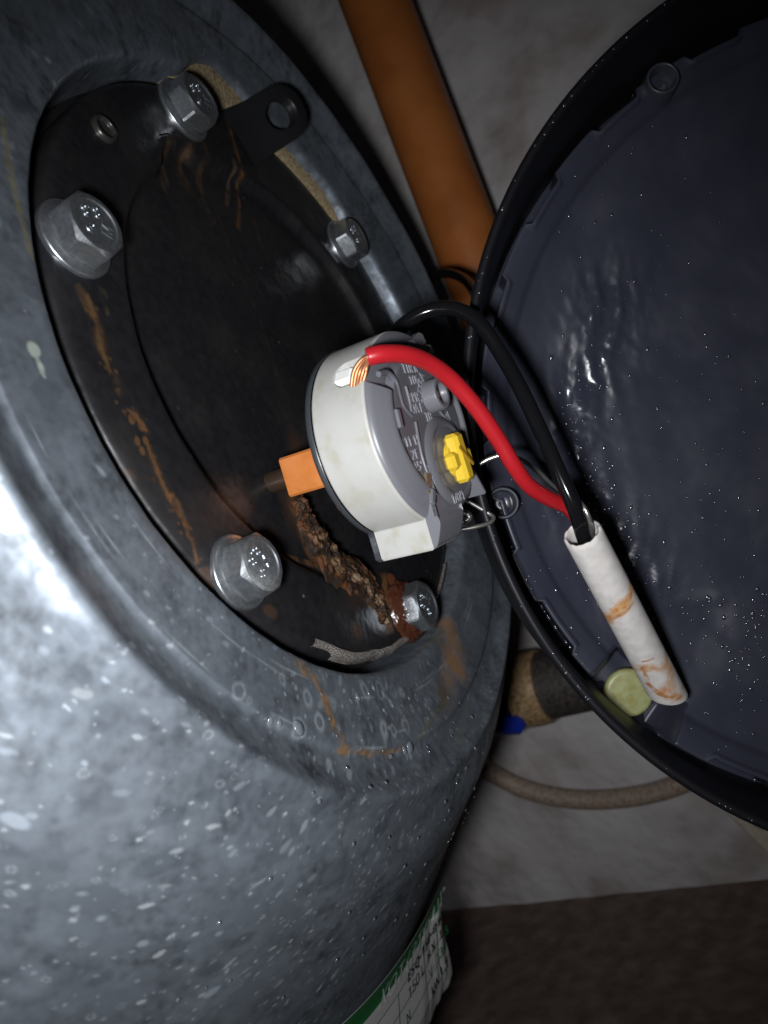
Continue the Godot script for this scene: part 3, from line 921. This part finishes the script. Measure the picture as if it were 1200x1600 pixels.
	var disc := part("dial_disc", lathe([[0.0, 1.3], [8.0, 1.3], [8.4, 1.0], [9.2, 1.0], [9.5, 1.3], [10.4, 1.2], [11.4, 0.6], [12.0, -0.1]], 72), face, root, Transform3D(Basis(), dc * 0.001))
	var yellow := plain(Color(0.60, 0.40, 0.03), 0.33)
	yellow.subsurf_scatter_enabled = true
	yellow.subsurf_scatter_strength = 0.05
	var knob := part("dial_knob", lathe([[0.0, 1.4], [4.0, 1.4], [4.5, 1.0], [4.7, 0.0]], 40), yellow, root, Transform3D(Basis(Vector3.UP, 0.16), (dc + Vector3(0, 1.2, 0)) * 0.001))
	part("grip", block(Vector3(0.0046, 0.0040, 0.0128), 0.0009), yellow, knob, Transform3D(Basis(Vector3.UP, -0.12), Vector3(0.0004, 0.0020, 0)))
	part("grip", block(Vector3(0.0118, 0.0032, 0.0046), 0.0009), yellow, knob, Transform3D(Basis(Vector3.UP, -0.12), Vector3(0.0, 0.0016, -0.0004)))
	part("slot", block(Vector3(0.0010, 0.0004, 0.0075), 0.0001), plain(Color(0.30, 0.18, 0.01), 0.5), knob, Transform3D(Basis(Vector3.UP, 0.65), Vector3(0.0, 0.0041, 0.0)))
	part("screw_post", lathe([[0.0, 1.0], [2.4, 1.0], [2.6, 3.6], [2.9, 3.9], [3.8, 3.9], [4.2, 3.6], [4.3, 0.0]], 40), grey, root, Transform3D(Basis(), Vector3(-3.2, 19.3, 6.6) * 0.001))
	part("terminal_screw", lathe([[0.0, 0.6], [1.6, 0.6], [1.9, 0.3], [2.0, -0.3]], 24), plain(Color(0.55, 0.42, 0.2), 0.25, 0.9), root, Transform3D(Basis(), Vector3(-3.2, 20.8, 6.6) * 0.001))
	for q in [[[1.0, 8.3], [-8.0, 9.9], [-17.5, 8.5]], [[10.0, 8.0], [6.0, 8.2], [3.5, 8.8]], [[3.0, -6.0], [0.5, -9.0], [-2.0, -12.5]]]:
		var l := []
		for p in q: l.append(Vector3(p[1], 19.4, p[0]) * 0.001)
		part("ridge", tube(spline(l, 24), func(_t, _a): return 0.00042, 8), grey, root)
	part("window", block(Vector3(0.0028, 0.0008, 0.0055), 0.0003), plain(Color(0.13, 0.10, 0.07), 0.2), root, Transform3D(Basis(Vector3.UP, -0.35), Vector3(10.6, 19.4, -14.2) * 0.001))
	part("clip", block(Vector3(0.0018, 0.0014, 0.0046), 0.0003), grey, root, Transform3D(Basis(Vector3.UP, -0.1), Vector3(17.2, 19.9, 2.5) * 0.001))
	part("clip", block(Vector3(0.0018, 0.0012, 0.0040), 0.0003), grey, root, Transform3D(Basis(Vector3.UP, -0.6), Vector3(11.2, 19.7, -17.5) * 0.001))
	# side plate at the far edge, next to the dial
	part("side_lug", block(Vector3(0.0014, 0.0060, 0.0095), 0.0004), grey, root, Transform3D(Basis(Vector3.UP, 0.5), Vector3(-11.8, 19.5, -17.5) * 0.001))
	part("top_hook", block(Vector3(0.0075, 0.0032, 0.0040), 0.0008), grey, root, Transform3D(Basis(Vector3.UP, 0.35), Vector3(-7.5, 17.6, 21.3) * 0.001))
	part("top_hook", block(Vector3(0.0050, 0.0028, 0.0036), 0.0008), cream, root, Transform3D(Basis(Vector3.UP, 0.6), Vector3(-13.0, 17.4, 18.6) * 0.001))
	# moulded lettering
	var emb := plain(Color(0.20, 0.20, 0.225), 0.35)
	for e in [["TTR K", 3.0, 14.4, 2.6, 0.0], ["106", 2.6, 11.4, 2.4, 0.0], ["IPR", 5.2, 7.0, 2.0, 0.0], ["0A F", 5.2, 4.2, 2.0, 0.0], ["T16A", -0.6, 10.2, 1.8, 0.9], ["250", -0.6, 7.0, 1.8, 0.9], ["TB", 0.5, 1.6, 2.2, 0.0], ["111 15", 13.2, -3.3, 2.3, 0.0], ["2E", 13.0, -6.6, 2.4, 0.0], ["15°", 12.8, -9.6, 2.4, 0.0], ["80", 7.0, -11.0, 2.0, 0.0], ["MAX", 6.4, -13.8, 1.8, 0.0], ["1/0/1", -1.0, -20.0, 2.4, 0.0], ["UW", -9.5, 0.0, 2.4, 0.5]]:
		var tm := letters(e[0], e[3] * 0.00078, 0.0003)
		# text lies on the face: its x runs away from the room, its top is up
		var hgt := 19.4 if Vector2(e[1] - dc.x, e[2] - dc.z).length() > 10.5 else 20.55
		part("lettering", tm, emb, root, Transform3D(Basis(Vector3.UP, e[4]) * Basis(Vector3(-1, 0, 0), Vector3(0, 0, 1), Vector3(0, 1, 0)), Vector3(e[1], hgt, e[2]) * 0.001))
	part("pin_hole", lathe([[0.0, 0.15], [0.35, 0.15], [0.4, 0.0]], 10), plain(Color(0.02, 0.02, 0.02), 0.8), root, Transform3D(Basis(Vector3(1, 0, 0), Vector3(0, 0, -1), Vector3(0, 1, 0)), Vector3(2.5, 10.5, -30.2) * 0.001))
	# orange insulating stem down to the flange, and a smaller one beside it
	var orange := mottled(91, 0.02, [Color(0.44, 0.14, 0.03), Color(0.52, 0.17, 0.042), Color(0.55, 0.19, 0.055)], [0.2, 0.5, 0.8], 0.4, 6.0)
	part("stem", block(Vector3(0.0085, 0.0260, 0.0112), 0.0006), orange, root, Transform3D(Basis(), Vector3(1.5, -13.8, -2.4) * 0.001))
	part("rod", lathe([[0.0, -40.0], [3.2, -40.0], [3.2, -26.5], [0.0, -26.5]], 24), plain(Color(0.05, 0.03, 0.02), 0.4, 0.4), root, Transform3D(Basis(), Vector3(1.5, 0, -2.4) * 0.001))
	part("small_stem", lathe([[0.0, -7.5], [2.3, -7.5], [2.7, -7.0], [2.7, -0.8], [0.0, -0.8]], 28), plain(Color(0.26, 0.10, 0.03), 0.5), root, Transform3D(Basis(), Vector3(10.0, 0, -13.0) * 0.001))

# ---------------------------------------------------------------- the plastic end cover
var cover_o := Vector3.ZERO
var cover_b := Basis()

func cover_local(px: float, py: float, h: float) -> Vector2:   # mm in the cover's own x, z at height h mm
	var p := on_plane(px, py, cover_o + cover_b.y * h * 0.001, cover_b.y) - cover_o
	return Vector2(p.dot(cover_b.x), p.dot(cover_b.z)) * 1000.0

func build_cover() -> void:
	cover_o = CAM + CX * 0.16126793 + CY * 0.03718366 - CZ * 0.21629392
	var m := (CX * -0.08918409 + CY * 0.02004769 + CZ * 0.99581338).normalized()
	var x := (CX - m * m.dot(CX)).normalized()
	cover_b = Basis(x, m, x.cross(m))   # y towards the room, z down the picture
	var root := thing("end_cover", "round dark grey plastic boiler cover hanging open, its wet inside facing out", "cover", Transform3D(cover_b, cover_o))
	var black := plain(Color(0.008, 0.008, 0.010), 0.46, 0.0, 0.35)
	part("rim", lathe([[139.0, -62.0], [138.8, -30.0], [138.6, -2.0], [138.2, -0.7], [137.4, 0.0], [136.4, -0.1], [135.6, -0.8], [135.2, -2.0], [134.2, -31.0], [133.6, -44.0]], 200), black, root)
	var streak := [[945, 470], [935, 540], [905, 620], [895, 690], [900, 760], [925, 800], [950, 840], [985, 900]].map(func(p): return cover_local(p[0], p[1], -43.0))
	var crease := [[1012, 962], [1050, 948], [1090, 942], [1122, 936]].map(func(p): return cover_local(p[0], p[1], -43.0))
	var fold := [[1000, 300], [960, 420], [930, 500]].map(func(p): return cover_local(p[0], p[1], -43.0))
	var dist := func(p: Vector2, l: Array) -> float:
		var b := 1e9
		for k in l.size() - 1:
			var s: Vector2 = l[k]
			var e: Vector2 = l[k + 1]
			var t := clampf((p - s).dot(e - s) / (e - s).length_squared(), 0.0, 1.0)
			b = minf(b, p.distance_to(s.lerp(e, t)))
		return b
	var pocket := [cover_local(1066, 968, -44.0), cover_local(1004, 1086, -44.0)]
	var entry := cover_local(1000, 1085, -36.0).angle()
	var rn := noise(101, 0.12, 3)
	rn.fractal_type = FastNoiseLite.FRACTAL_RIDGED
	var sn := noise(102, 0.03, 4)
	var shelf := [[133.6, -44.0], [132.6, -43.5], [132.2, -31.5], [131.9, -31.1], [131.3, -31.0], [128.0, -32.4], [125.0, -34.2], [123.6, -35.1], [122.9, -35.9], [121.8, -37.0], [119.0, -38.2], [115.0, -39.6], [110.0, -41.0], [104.0, -42.2], [92.0, -43.8], [70.0, -45.4], [40.0, -46.6], [0.0, -47.0]]
	var prof := dense(shelf, 1.4)
	var hgt := func(r: float, a: float, h: float) -> float:
		var p := Vector2(cos(a), sin(a)) * r
		if r < 121.0:
			var d: float = dist.call(p, streak)
			h += 1.5 * exp(-pow(d / 13.0, 2.0)) * (rn.get_noise_2d(p.x * 0.7, p.y * 0.22) + 0.25 * sn.get_noise_2d(p.x * 9.0, p.y * 7.0))
			d = dist.call(p, crease)
			h += 0.5 * exp(-pow(d / 2.4, 2.0))
			d = dist.call(p, fold)
			h += 1.6 * exp(-pow(d / 11.0, 2.0))
			h += 0.5 * sn.get_noise_2d(p.x, p.y)
		var da := absf(wrapf(a - entry, -PI, PI))
		var k := 1.0 - smoothstep(0.105, 0.125, da)
		if r > 118.0 and r < 133.0: h = lerpf(h, minf(h, -52.0), k)
		h -= 1.6 * (1.0 - smoothstep(7.0, 20.0, dist.call(p, pocket))) * smoothstep(126.0, 121.0, r)
		return h
	var tabs := noise(103, 1.0, 1)
	var dish := plain(Color(0.034, 0.036, 0.053), 0.5)
	var rc := Canvas.new(512, 512, Vector2(280, 280), noise(104, 0.02, 3))
	for i in 512 * 512:
		rc.px[i * 4 + 3] = clampf(0.25 + 0.5 * rc.n.get_noise_2d(i % 512, i / 512), 0.0, 1.0)
	rc.run(streak.map(func(p): return p + Vector2(140, 140)), 9.0, Color(0, 0, 0, 1.0), Color(0, 0, 0, 0.8), 0.95, 0.2)
	rc.run(crease.map(func(p): return p + Vector2(140, 140)), 1.6, Color(0, 0, 0, 0.8), Color(0, 0, 0, 0.5), 0.6, 0.3)
	dish.roughness = 1.0
	dish.roughness_texture = rc.orm_texture(Vector2(0.13, 0), Vector2(0.5, 0))
	dish.roughness_texture_channel = BaseMaterial3D.TEXTURE_CHANNEL_GREEN
	part("dish", grid(540, prof.size() - 1, func(u: float, v: float):
		var q := pick(prof, v)
		var a: float = u * TAU
		var r := q.x
		# the ledge ends in tabs of two lengths
		var cellp := rad_to_deg(a) / 8.3
		var step := 0.0 if int(floor(cellp)) % 2 == 0 else 2.2
		if r > 128.0 and r < 132.9: r -= step * clampf((r - 127.0) / 4.0, 0.0, 1.0)
		return Vector3(r * cos(a), hgt.call(q.x, a, q.y), r * sin(a)) * 0.001, true, Vector3(0, -0.4, 0),
		func(u: float, v: float):
			var q := pick(prof, v)
			var a: float = u * TAU
			return Vector2(q.x * cos(a) / 280.0 + 0.5, q.x * sin(a) / 280.0 + 0.5)), dish, root)
	part("outer_shell", lathe([[138.9, -60.0], [137.0, -64.0], [128.0, -68.0], [90.0, -71.0], [0.0, -72.0]], 120), black, root)
	# sockets with the screws that held the cover
	var cup := plain(Color(0.045, 0.047, 0.060), 0.4)
	for q in [[1036, 122], [786, 786]]:
		var c := cover_local(q[0], q[1], -28.0)
		var b := part("screw_socket", lathe([[0.0, 1.0], [3.4, 1.0], [3.9, 1.6], [4.2, 6.5], [4.5, 7.0], [5.0, 7.0], [5.4, 6.4], [5.8, -3.0]], 40), cup, root, Transform3D(Basis(), Vector3(c.x, -34.5, c.y) * 0.001))
		part("screw", lathe([[0.0, 1.5], [0.8, 1.5], [0.9, 2.2], [2.2, 2.1], [2.8, 1.5], [2.9, 0.8]], 20), plain(Color(0.16, 0.16, 0.17), 0.35, 0.6), b)
	# condensation: small beads that nobody could count, dark as the plastic under them
	var water := plain(Color(0.035, 0.037, 0.05), 0.16)
	water.metallic_specular = 1.0
	water.clearcoat_enabled = true
	water.clearcoat = 1.0
	water.clearcoat_roughness = 0.12
	var mm := MultiMesh.new()
	mm.transform_format = MultiMesh.TRANSFORM_3D
	mm.mesh = lathe([[0.001, 1.0], [0.35, 0.93], [0.7, 0.68], [0.93, 0.3], [1.0, 0.0], [0.9, -0.2]], 10, 1.0)
	var spots := []
	for q in [[900, 650, 22, 60.0, 30], [930, 800, 30, 45.0, 60], [960, 880, 25, 40.0, 40], [1170, 990, 40, 60.0, 42], [1010, 400, 60, 90.0, 26], [1080, 650, 110, 200.0, 60], [1100, 800, 90, 90.0, 40], [1150, 1040, 45, 55.0, 36], [830, 980, 40, 60.0, 16], [900, 900, 60, 90.0, 24], [1120, 950, 60, 20.0, 20]]:
		for k in int(q[4] * 1.7):
			spots.append([q[0] + rng.randfn() * q[2], q[1] + rng.randfn() * q[3], absf(rng.randfn()) * 0.24 + 0.17])
	for q in [[923, 744, 0.75], [918, 756, 0.8], [934, 775, 0.6], [945, 796, 0.65], [893, 672, 0.5], [897, 700, 0.5], [870, 370, 0.45], [905, 405, 0.4]]: spots.append(q)
	mm.instance_count = spots.size()
	for k in spots.size():
		var s = spots[k]
		var c := cover_local(s[0], s[1], -43.0)
		var r := minf(c.length(), 131.0)
		var h := -47.0
		for i in prof.size() - 1:
			if prof[i][0] >= r and prof[i + 1][0] <= r:
				h = lerpf(prof[i + 1][1], prof[i][1], clampf((r - prof[i + 1][0]) / maxf(prof[i][0] - prof[i + 1][0], 0.001), 0.0, 1.0))
		c = c.normalized() * r
		h = hgt.call(r, c.angle(), h)
		mm.set_instance_transform(k, Transform3D(Basis(Vector3(s[2], 0, 0), Vector3(0, s[2] * 0.6, 0), Vector3(0, 0, s[2] * rng.randf_range(1.0, 1.4))) * 0.001, Vector3(c.x, h, c.y) * 0.001))
	var mi := MultiMeshInstance3D.new()
	mi.name = "water_droplets"
	mi.multimesh = mm
	mi.material_override = water
	root.add_child(mi)
	mi.set_meta("kind", "stuff")
	# drops on the black rim
	var rd := MultiMesh.new()
	rd.transform_format = MultiMesh.TRANSFORM_3D
	rd.mesh = mm.mesh
	rd.instance_count = 90
	for k in 90:
		var a := rng.randf_range(1.6, 4.6)
		var s := absf(rng.randfn()) * 0.18 + 0.14
		rd.set_instance_transform(k, Transform3D(Basis.from_scale(Vector3(s, s * 0.6, s) * 0.001), Vector3(137.0 * cos(a) + rng.randf_range(-0.6, 0.6), -0.1, 137.0 * sin(a)) * 0.001))
	var ri := MultiMeshInstance3D.new()
	ri.name = "rim_droplets"
	ri.multimesh = rd
	ri.material_override = water
	root.add_child(ri)
	ri.set_meta("kind", "stuff")
	# pale plug lying in the cable opening
	var plug := mottled(111, 0.02, [Color(0.26, 0.23, 0.07), Color(0.31, 0.32, 0.14), Color(0.34, 0.36, 0.18)], [0.2, 0.5, 0.8], 0.4, 14.0)
	plug.subsurf_scatter_enabled = true
	plug.subsurf_scatter_strength = 0.1
	var pc := cover_local(983, 1083, -43.0)
	var pp := part("plug_disc", lathe([[0.0, 1.6], [6.8, 1.5], [7.9, 1.0], [8.3, 0.2], [8.2, -1.4]], 48), plug, self, Transform3D(cover_b, cover_o + cover_b * (Vector3(pc.x, -44.0, pc.y) * 0.001)))
	tag(pp, "pale yellow green plastic disc in the cover's cable opening beside the white sleeve", "plug")

# ---------------------------------------------------------------- wires and sleeve
func build_wiring() -> void:
	var red := plain(Color(0.36, 0.011, 0.016), 0.30)
	var rw := thing("red_wire", "thick red insulated wire with bare copper end clamped in the thermostat", "wire", Transform3D(Basis(), at(573, 558, 0.1775)))
	var o := rw.position
	var rp := []
	for q in [[573, 558, .1775], [598, 553, .178], [632, 554, .181], [668, 566, .186], [704, 592, .191], [742, 634, .1945], [778, 686, .198], [802, 726, .2005], [826, 758, .2045], [856, 778, .2095], [888, 793, .2145], [905, 815, .218], [918, 848, .222]]: rp.append(at(q[0], q[1], q[2]) - o)
	part("insulation", tube(spline(rp, 120), func(t: float, _a: float): return (0.00216 if t > 0.012 else 0.0020) * (1.0 + 0.02 * sin(t * 31.0) * sin(t * 17.0)), 24), red, rw)
	var copper := plain(Color(0.45, 0.19, 0.09), 0.42, 0.8)
	for k in 5:
		var a := at(549.0 + k * 4.4, 604.0 - k * 1.2, 0.1782)
		var b := at(553.0 + k * 4.6, 580.0 + k * 0.8, 0.1770 + 0.0003 * absf(k - 2.0))
		var c := at(566.0 + k * 1.8, 561.0 + k * 3.0, 0.1772)
		part("copper_strand", tube(spline([a - o, b - o, c - o, rp[0].lerp(rp[1], 0.25)], 24), func(_t, _a): return 0.00050, 10), copper, rw)
	var blackm := plain(Color(0.006, 0.006, 0.007), 0.14, 0.0, 0.4)
	var bp := []
	for q in [[610, 530, .222], [640, 500, .222], [676, 484, .221], [715, 484, .219], [750, 506, .217], [785, 556, .216], [816, 612, .213], [846, 676, .2105], [876, 744, .208], [899, 796, .208], [911, 836, .2125], [920, 858, .218]]: bp.append(at(q[0], q[1], q[2]))
	var b0: Vector3 = bp[0]
	var brel := bp.map(func(p): return p - b0)
	var bw := part("black_wire", tube(spline(brel, 120), func(t: float, _a: float): return 0.0022 - 0.0001 * smoothstep(0.75, 1.0, t), 24), blackm, self, Transform3D(Basis(), b0))
	tag(bw, "thick glossy black wire arching over the red wire into the white sleeve", "wire")
	var bc := []
	for q in [[610, 520, .40], [645, 455, .39], [688, 428, .37], [725, 436, .345], [748, 470, .315], [768, 530, .31], [790, 640, .305]]: bc.append(at(q[0], q[1], q[2]))
	wire("black_cable", "thin black cable looping behind the boiler edge towards the brown pipe", "cable", bc, 0.0022, blackm, 16, 60)
	var steel := plain(Color(0.55, 0.54, 0.50), 0.3, 0.9)
	var sw := []
	for q in [[718, 762, .232], [735, 738, .231], [760, 719, .230], [790, 711, .229], [818, 720, .228], [842, 738, .224], [864, 760, .220], [888, 776, .214], [908, 788, .2085], [919, 806, .2075], [924, 826, .210], [925, 850, .217]]: sw.append(at(q[0], q[1], q[2]))
	wire("tie_wire", "bare steel wire arching from behind the thermostat into the white sleeve", "wire", sw, 0.00072, steel, 12, 100)
	var lw := []
	for q in [[690, 835, .226], [714, 829, .225], [745, 823, .225], [766, 816, .226], [771, 808, .227], [760, 800, .228], [738, 787, .228], [722, 778, .228]]: lw.append(at(q[0], q[1], q[2]))
	wire("wire_loop", "narrow steel wire loop below the thermostat's yellow dial", "wire", lw, 0.0006, steel, 12, 80)
	var sp := []
	for q in [[716, 800, .221], [728, 801, .220], [733, 808, .220], [727, 814, .220], [715, 815, .221]]: sp.append(at(q[0], q[1], q[2]))
	wire("spring_end", "short bright steel spring end under the thermostat's rim", "spring", sp, 0.0009, steel, 12, 40)
	# white sleeve
	var a := at(910, 833, 0.2105)
	var b := at(1046, 1090, 0.2465)
	var y := (a - b).normalized()
	var zz := (CAM - a).normalized()
	var xx := y.cross(zz).normalized()
	zz = xx.cross(y)
	var len_ := a.distance_to(b) * 1000.0
	var cv := Canvas.new(256, 512, Vector2(36.0, len_), noise(121, 0.03, 4))
	for i in 256 * 512:
		var k := 0.62 + 0.10 * cv.n.get_noise_2d(i % 256, i / 256)
		cv.px[i * 4] = k; cv.px[i * 4 + 1] = k * 0.945; cv.px[i * 4 + 2] = k * 0.895; cv.px[i * 4 + 3] = 0.0
	var st := Color(0.50, 0.20, 0.05)
	var st2 := Color(0.32, 0.15, 0.06)
	# u = 0.5 faces the camera; v = 0 at the cut upper end. The stains sit where the photograph has them
	cv.run([Vector2(10.5, len_ * 0.30), Vector2(16, len_ * 0.325), Vector2(20, len_ * 0.345), Vector2(24, len_ * 0.40), Vector2(28, len_ * 0.43)], 3.2, st, Color(0.60, 0.34, 0.15), 0.95, -0.3, 0.9)
	cv.run([Vector2(11, len_ * 0.345), Vector2(20, len_ * 0.375), Vector2(25, len_ * 0.42)], 0.7, st2, st, 0.7, 0.3)
	cv.run([Vector2(11, len_ * 0.70), Vector2(14, len_ * 0.74), Vector2(20, len_ * 0.70), Vector2(25, len_ * 0.72)], 2.6, st, Color(0.55, 0.38, 0.25), 0.8, -0.1, 0.9)
	cv.run([Vector2(17, len_ * 0.66), Vector2(20, len_ * 0.655)], 0.7, st2, st, 0.8, 0.2)
	cv.run([Vector2(13, len_ * 0.78), Vector2(18, len_ * 0.86), Vector2(15, len_ * 0.95)], 3.6, Color(0.55, 0.30, 0.14), st, 0.85, -0.1, 0.9)
	cv.run([Vector2(21, len_ * 0.70), Vector2(22, len_ * 0.80), Vector2(20, len_ * 0.87), Vector2(17, len_ * 0.92)], 1.1, st, st2, 0.9, 0.15)
	cv.run([Vector2(12, len_ * 0.93), Vector2(18, len_ * 0.97)], 1.4, st, st2, 0.7, 0.3)
	var wm := plain(Color.WHITE, 0.48)
	wm.albedo_texture = cv.color_texture()
	var cutn := noise(122, 0.6, 3)
	var sl := part("white_sleeve", grid(48, 60, func(u: float, v: float):
		var an: float = u * TAU
		# rows: inside wall up, cut edge, outside wall down
		var r := 4.55
		var t := 0.0
		if v < 0.28: t = lerpf(0.45, 0.0, v / 0.28)
		elif v < 0.32:
			r = lerpf(4.55, 5.7, (v - 0.28) / 0.04); t = -0.002
		else:
			r = 5.75; t = (v - 0.32) / 0.68
		var slant := 0.004 * cos(an) * (1.0 if t < 0.1 else 0.0) + (0.006 * cutn.get_noise_2d(cos(an) * 3.0, sin(an) * 3.0) if t < 0.05 else 0.0)
		if t > 0.9: slant -= 0.08 * (0.5 - 0.5 * sin(an)) * (t - 0.9) * 10.0   # the lower end is cut at a slant
		r *= 1.0 + 0.05 * cos(2.0 * an) * (1.0 - t)
		return y * -(t + slant) * len_ * 0.001 + (xx * sin(an) - zz * cos(an)) * r * 0.001, true, y * -len_ * 0.0005,
		func(u: float, v: float): return Vector2(u, clampf((v - 0.32) / 0.68, 0.0, 1.0))), wm, self, Transform3D(Basis(), a))
	tag(sl, "white plastic sleeve with orange rust stains holding the wire ends", "sleeve")

# ---------------------------------------------------------------- pipes and other things at the wall
func build_plumbing() -> void:
	var pm := mottled(131, 0.01, [Color(0.33, 0.10, 0.024), Color(0.40, 0.127, 0.031), Color(0.44, 0.15, 0.038)], [0.25, 0.5, 0.8], 0.36, 2.0)
	var top := on_plane(612, 0, Vector3(0, 0, -0.208), Vector3(0, 0, 1))
	var px := on_plane(650, 170, Vector3(0, 0, -0.208), Vector3(0, 0, 1)).x
	var fit := on_plane(890, 1062, Vector3(0, 0, -0.215), Vector3(0, 0, 1))
	var pipe := thing("brown_pipe", "orange brown plastic pipe running up the wall behind the boiler", "pipe", Transform3D(Basis(), Vector3(px, fit.y + 0.02, -0.208)))
	part("tube", lathe([[0.0, 0.0], [19.0, 0.0], [19.0, 1200.0], [0.0, 1200.0]], 64), pm, pipe)
	# dark horizontal fitting with a brass collar, at the foot of the pipe
	var dark := mottled(133, 0.03, [Color(0.020, 0.016, 0.013), Color(0.05, 0.042, 0.036), Color(0.075, 0.062, 0.05)], [0.25, 0.5, 0.8], 0.6, 9.0)
	var ft := thing("pipe_fitting", "dark horizontal pipe fitting with a rusty brass collar beside the boiler", "fitting", Transform3D(Basis(Vector3(0, -1, 0), Vector3(1, 0, 0), Vector3(0, 0, 1)), Vector3(on_plane(800, 1062, Vector3(0, 0, -0.215), Vector3(0, 0, 1)).x - 0.044, fit.y, -0.215)))
	var l := (px - ft.position.x) * 1000.0
	part("body", lathe([[0.0, 60.0], [19.5, 60.0], [20.0, 61.0], [20.0, l + 18.0], [19.0, l + 19.0], [0.0, l + 19.0]], 56), dark, ft)
	part("elbow", lathe([[0.0, -21.0], [21.0, -21.0], [22.0, -20.0], [22.0, 24.0], [21.0, 25.0], [0.0, 25.0]], 56), dark, ft, Transform3D(Basis(Vector3(0, 1, 0), Vector3(-1, 0, 0), Vector3(0, 0, 1)), Vector3(0, l * 0.001, 0)))
	var brass := mottled(134, 0.03, [Color(0.14, 0.075, 0.03), Color(0.34, 0.22, 0.11), Color(0.42, 0.30, 0.17)], [0.2, 0.5, 0.8], 0.45, 10.0)
	part("collar", lathe([[0.0, 44.0], [21.0, 44.0], [22.0, 45.0], [22.5, 55.0], [22.0, 62.0], [21.0, 63.0], [0.0, 63.0]], 56), brass, ft)
	part("tail", lathe([[0.0, -40.0], [17.0, -40.0], [17.0, 45.0], [0.0, 45.0]], 48), dark, ft)
	# blue tap lever
	var bl := thing("blue_handle", "small bright blue tap handle in shadow under the brass collar", "tap handle", Transform3D(Basis(Vector3(0, 0, 1), -0.15), at(782, 1132, 0.455)))
	var bm := plain(Color(0.008, 0.025, 0.30), 0.4)
	part("lever", block(Vector3(0.030, 0.011, 0.012), 0.003), bm, bl)
	part("hub", lathe([[0.0, -7.0], [7.0, -7.0], [7.5, -6.0], [7.5, 9.0], [6.5, 10.0], [0.0, 10.0]], 32), bm, bl, Transform3D(Basis(), Vector3(-0.012, 0.004, 0)))
	# hose hanging in a bow on the wall
	var hm := mottled(135, 0.03, [Color(0.20, 0.13, 0.085), Color(0.33, 0.25, 0.19), Color(0.38, 0.31, 0.25)], [0.2, 0.5, 0.8], 0.55, 9.0)
	var hp := []
	for q in [[690, 1120], [740, 1185], [795, 1222], [855, 1243], [925, 1250], [1000, 1243], [1065, 1224], [1120, 1190], [1165, 1130]]:
		hp.append(on_plane(q[0], q[1], Vector3(0, 0, -0.258), Vector3(0, 0, 1)))
	wire("beige_hose", "dirty beige hose hanging in a shallow bow against the wall", "hose", hp, 0.0062, hm, 20, 80)
	# cream batten leaning at the wall's foot
	var p0 := on_plane(1052, 1181, Vector3(0, 0, -0.262), Vector3(0, 0, 1))
	var p1 := on_plane(1262, 1392, Vector3(0, 0, -0.262), Vector3(0, 0, 1))
	var dirv := (p1 - p0).normalized()
	var sidev := Vector3(-dirv.y, dirv.x, 0)
	var bt := part("cream_batten", block(Vector3(p0.distance_to(p1) + 0.1, 0.030, 0.010), 0.001), mottled(136, 0.02, [Color(0.30, 0.24, 0.17), Color(0.48, 0.43, 0.33), Color(0.52, 0.48, 0.39)], [0.2, 0.45, 0.8], 0.6, 6.0), self, Transform3D(Basis(dirv, sidev, Vector3(0, 0, 1)), (p0 + p1) / 2.0 + sidev * 0.015))
	tag(bt, "cream batten slanting down the wall below the cover's lower rim", "batten")
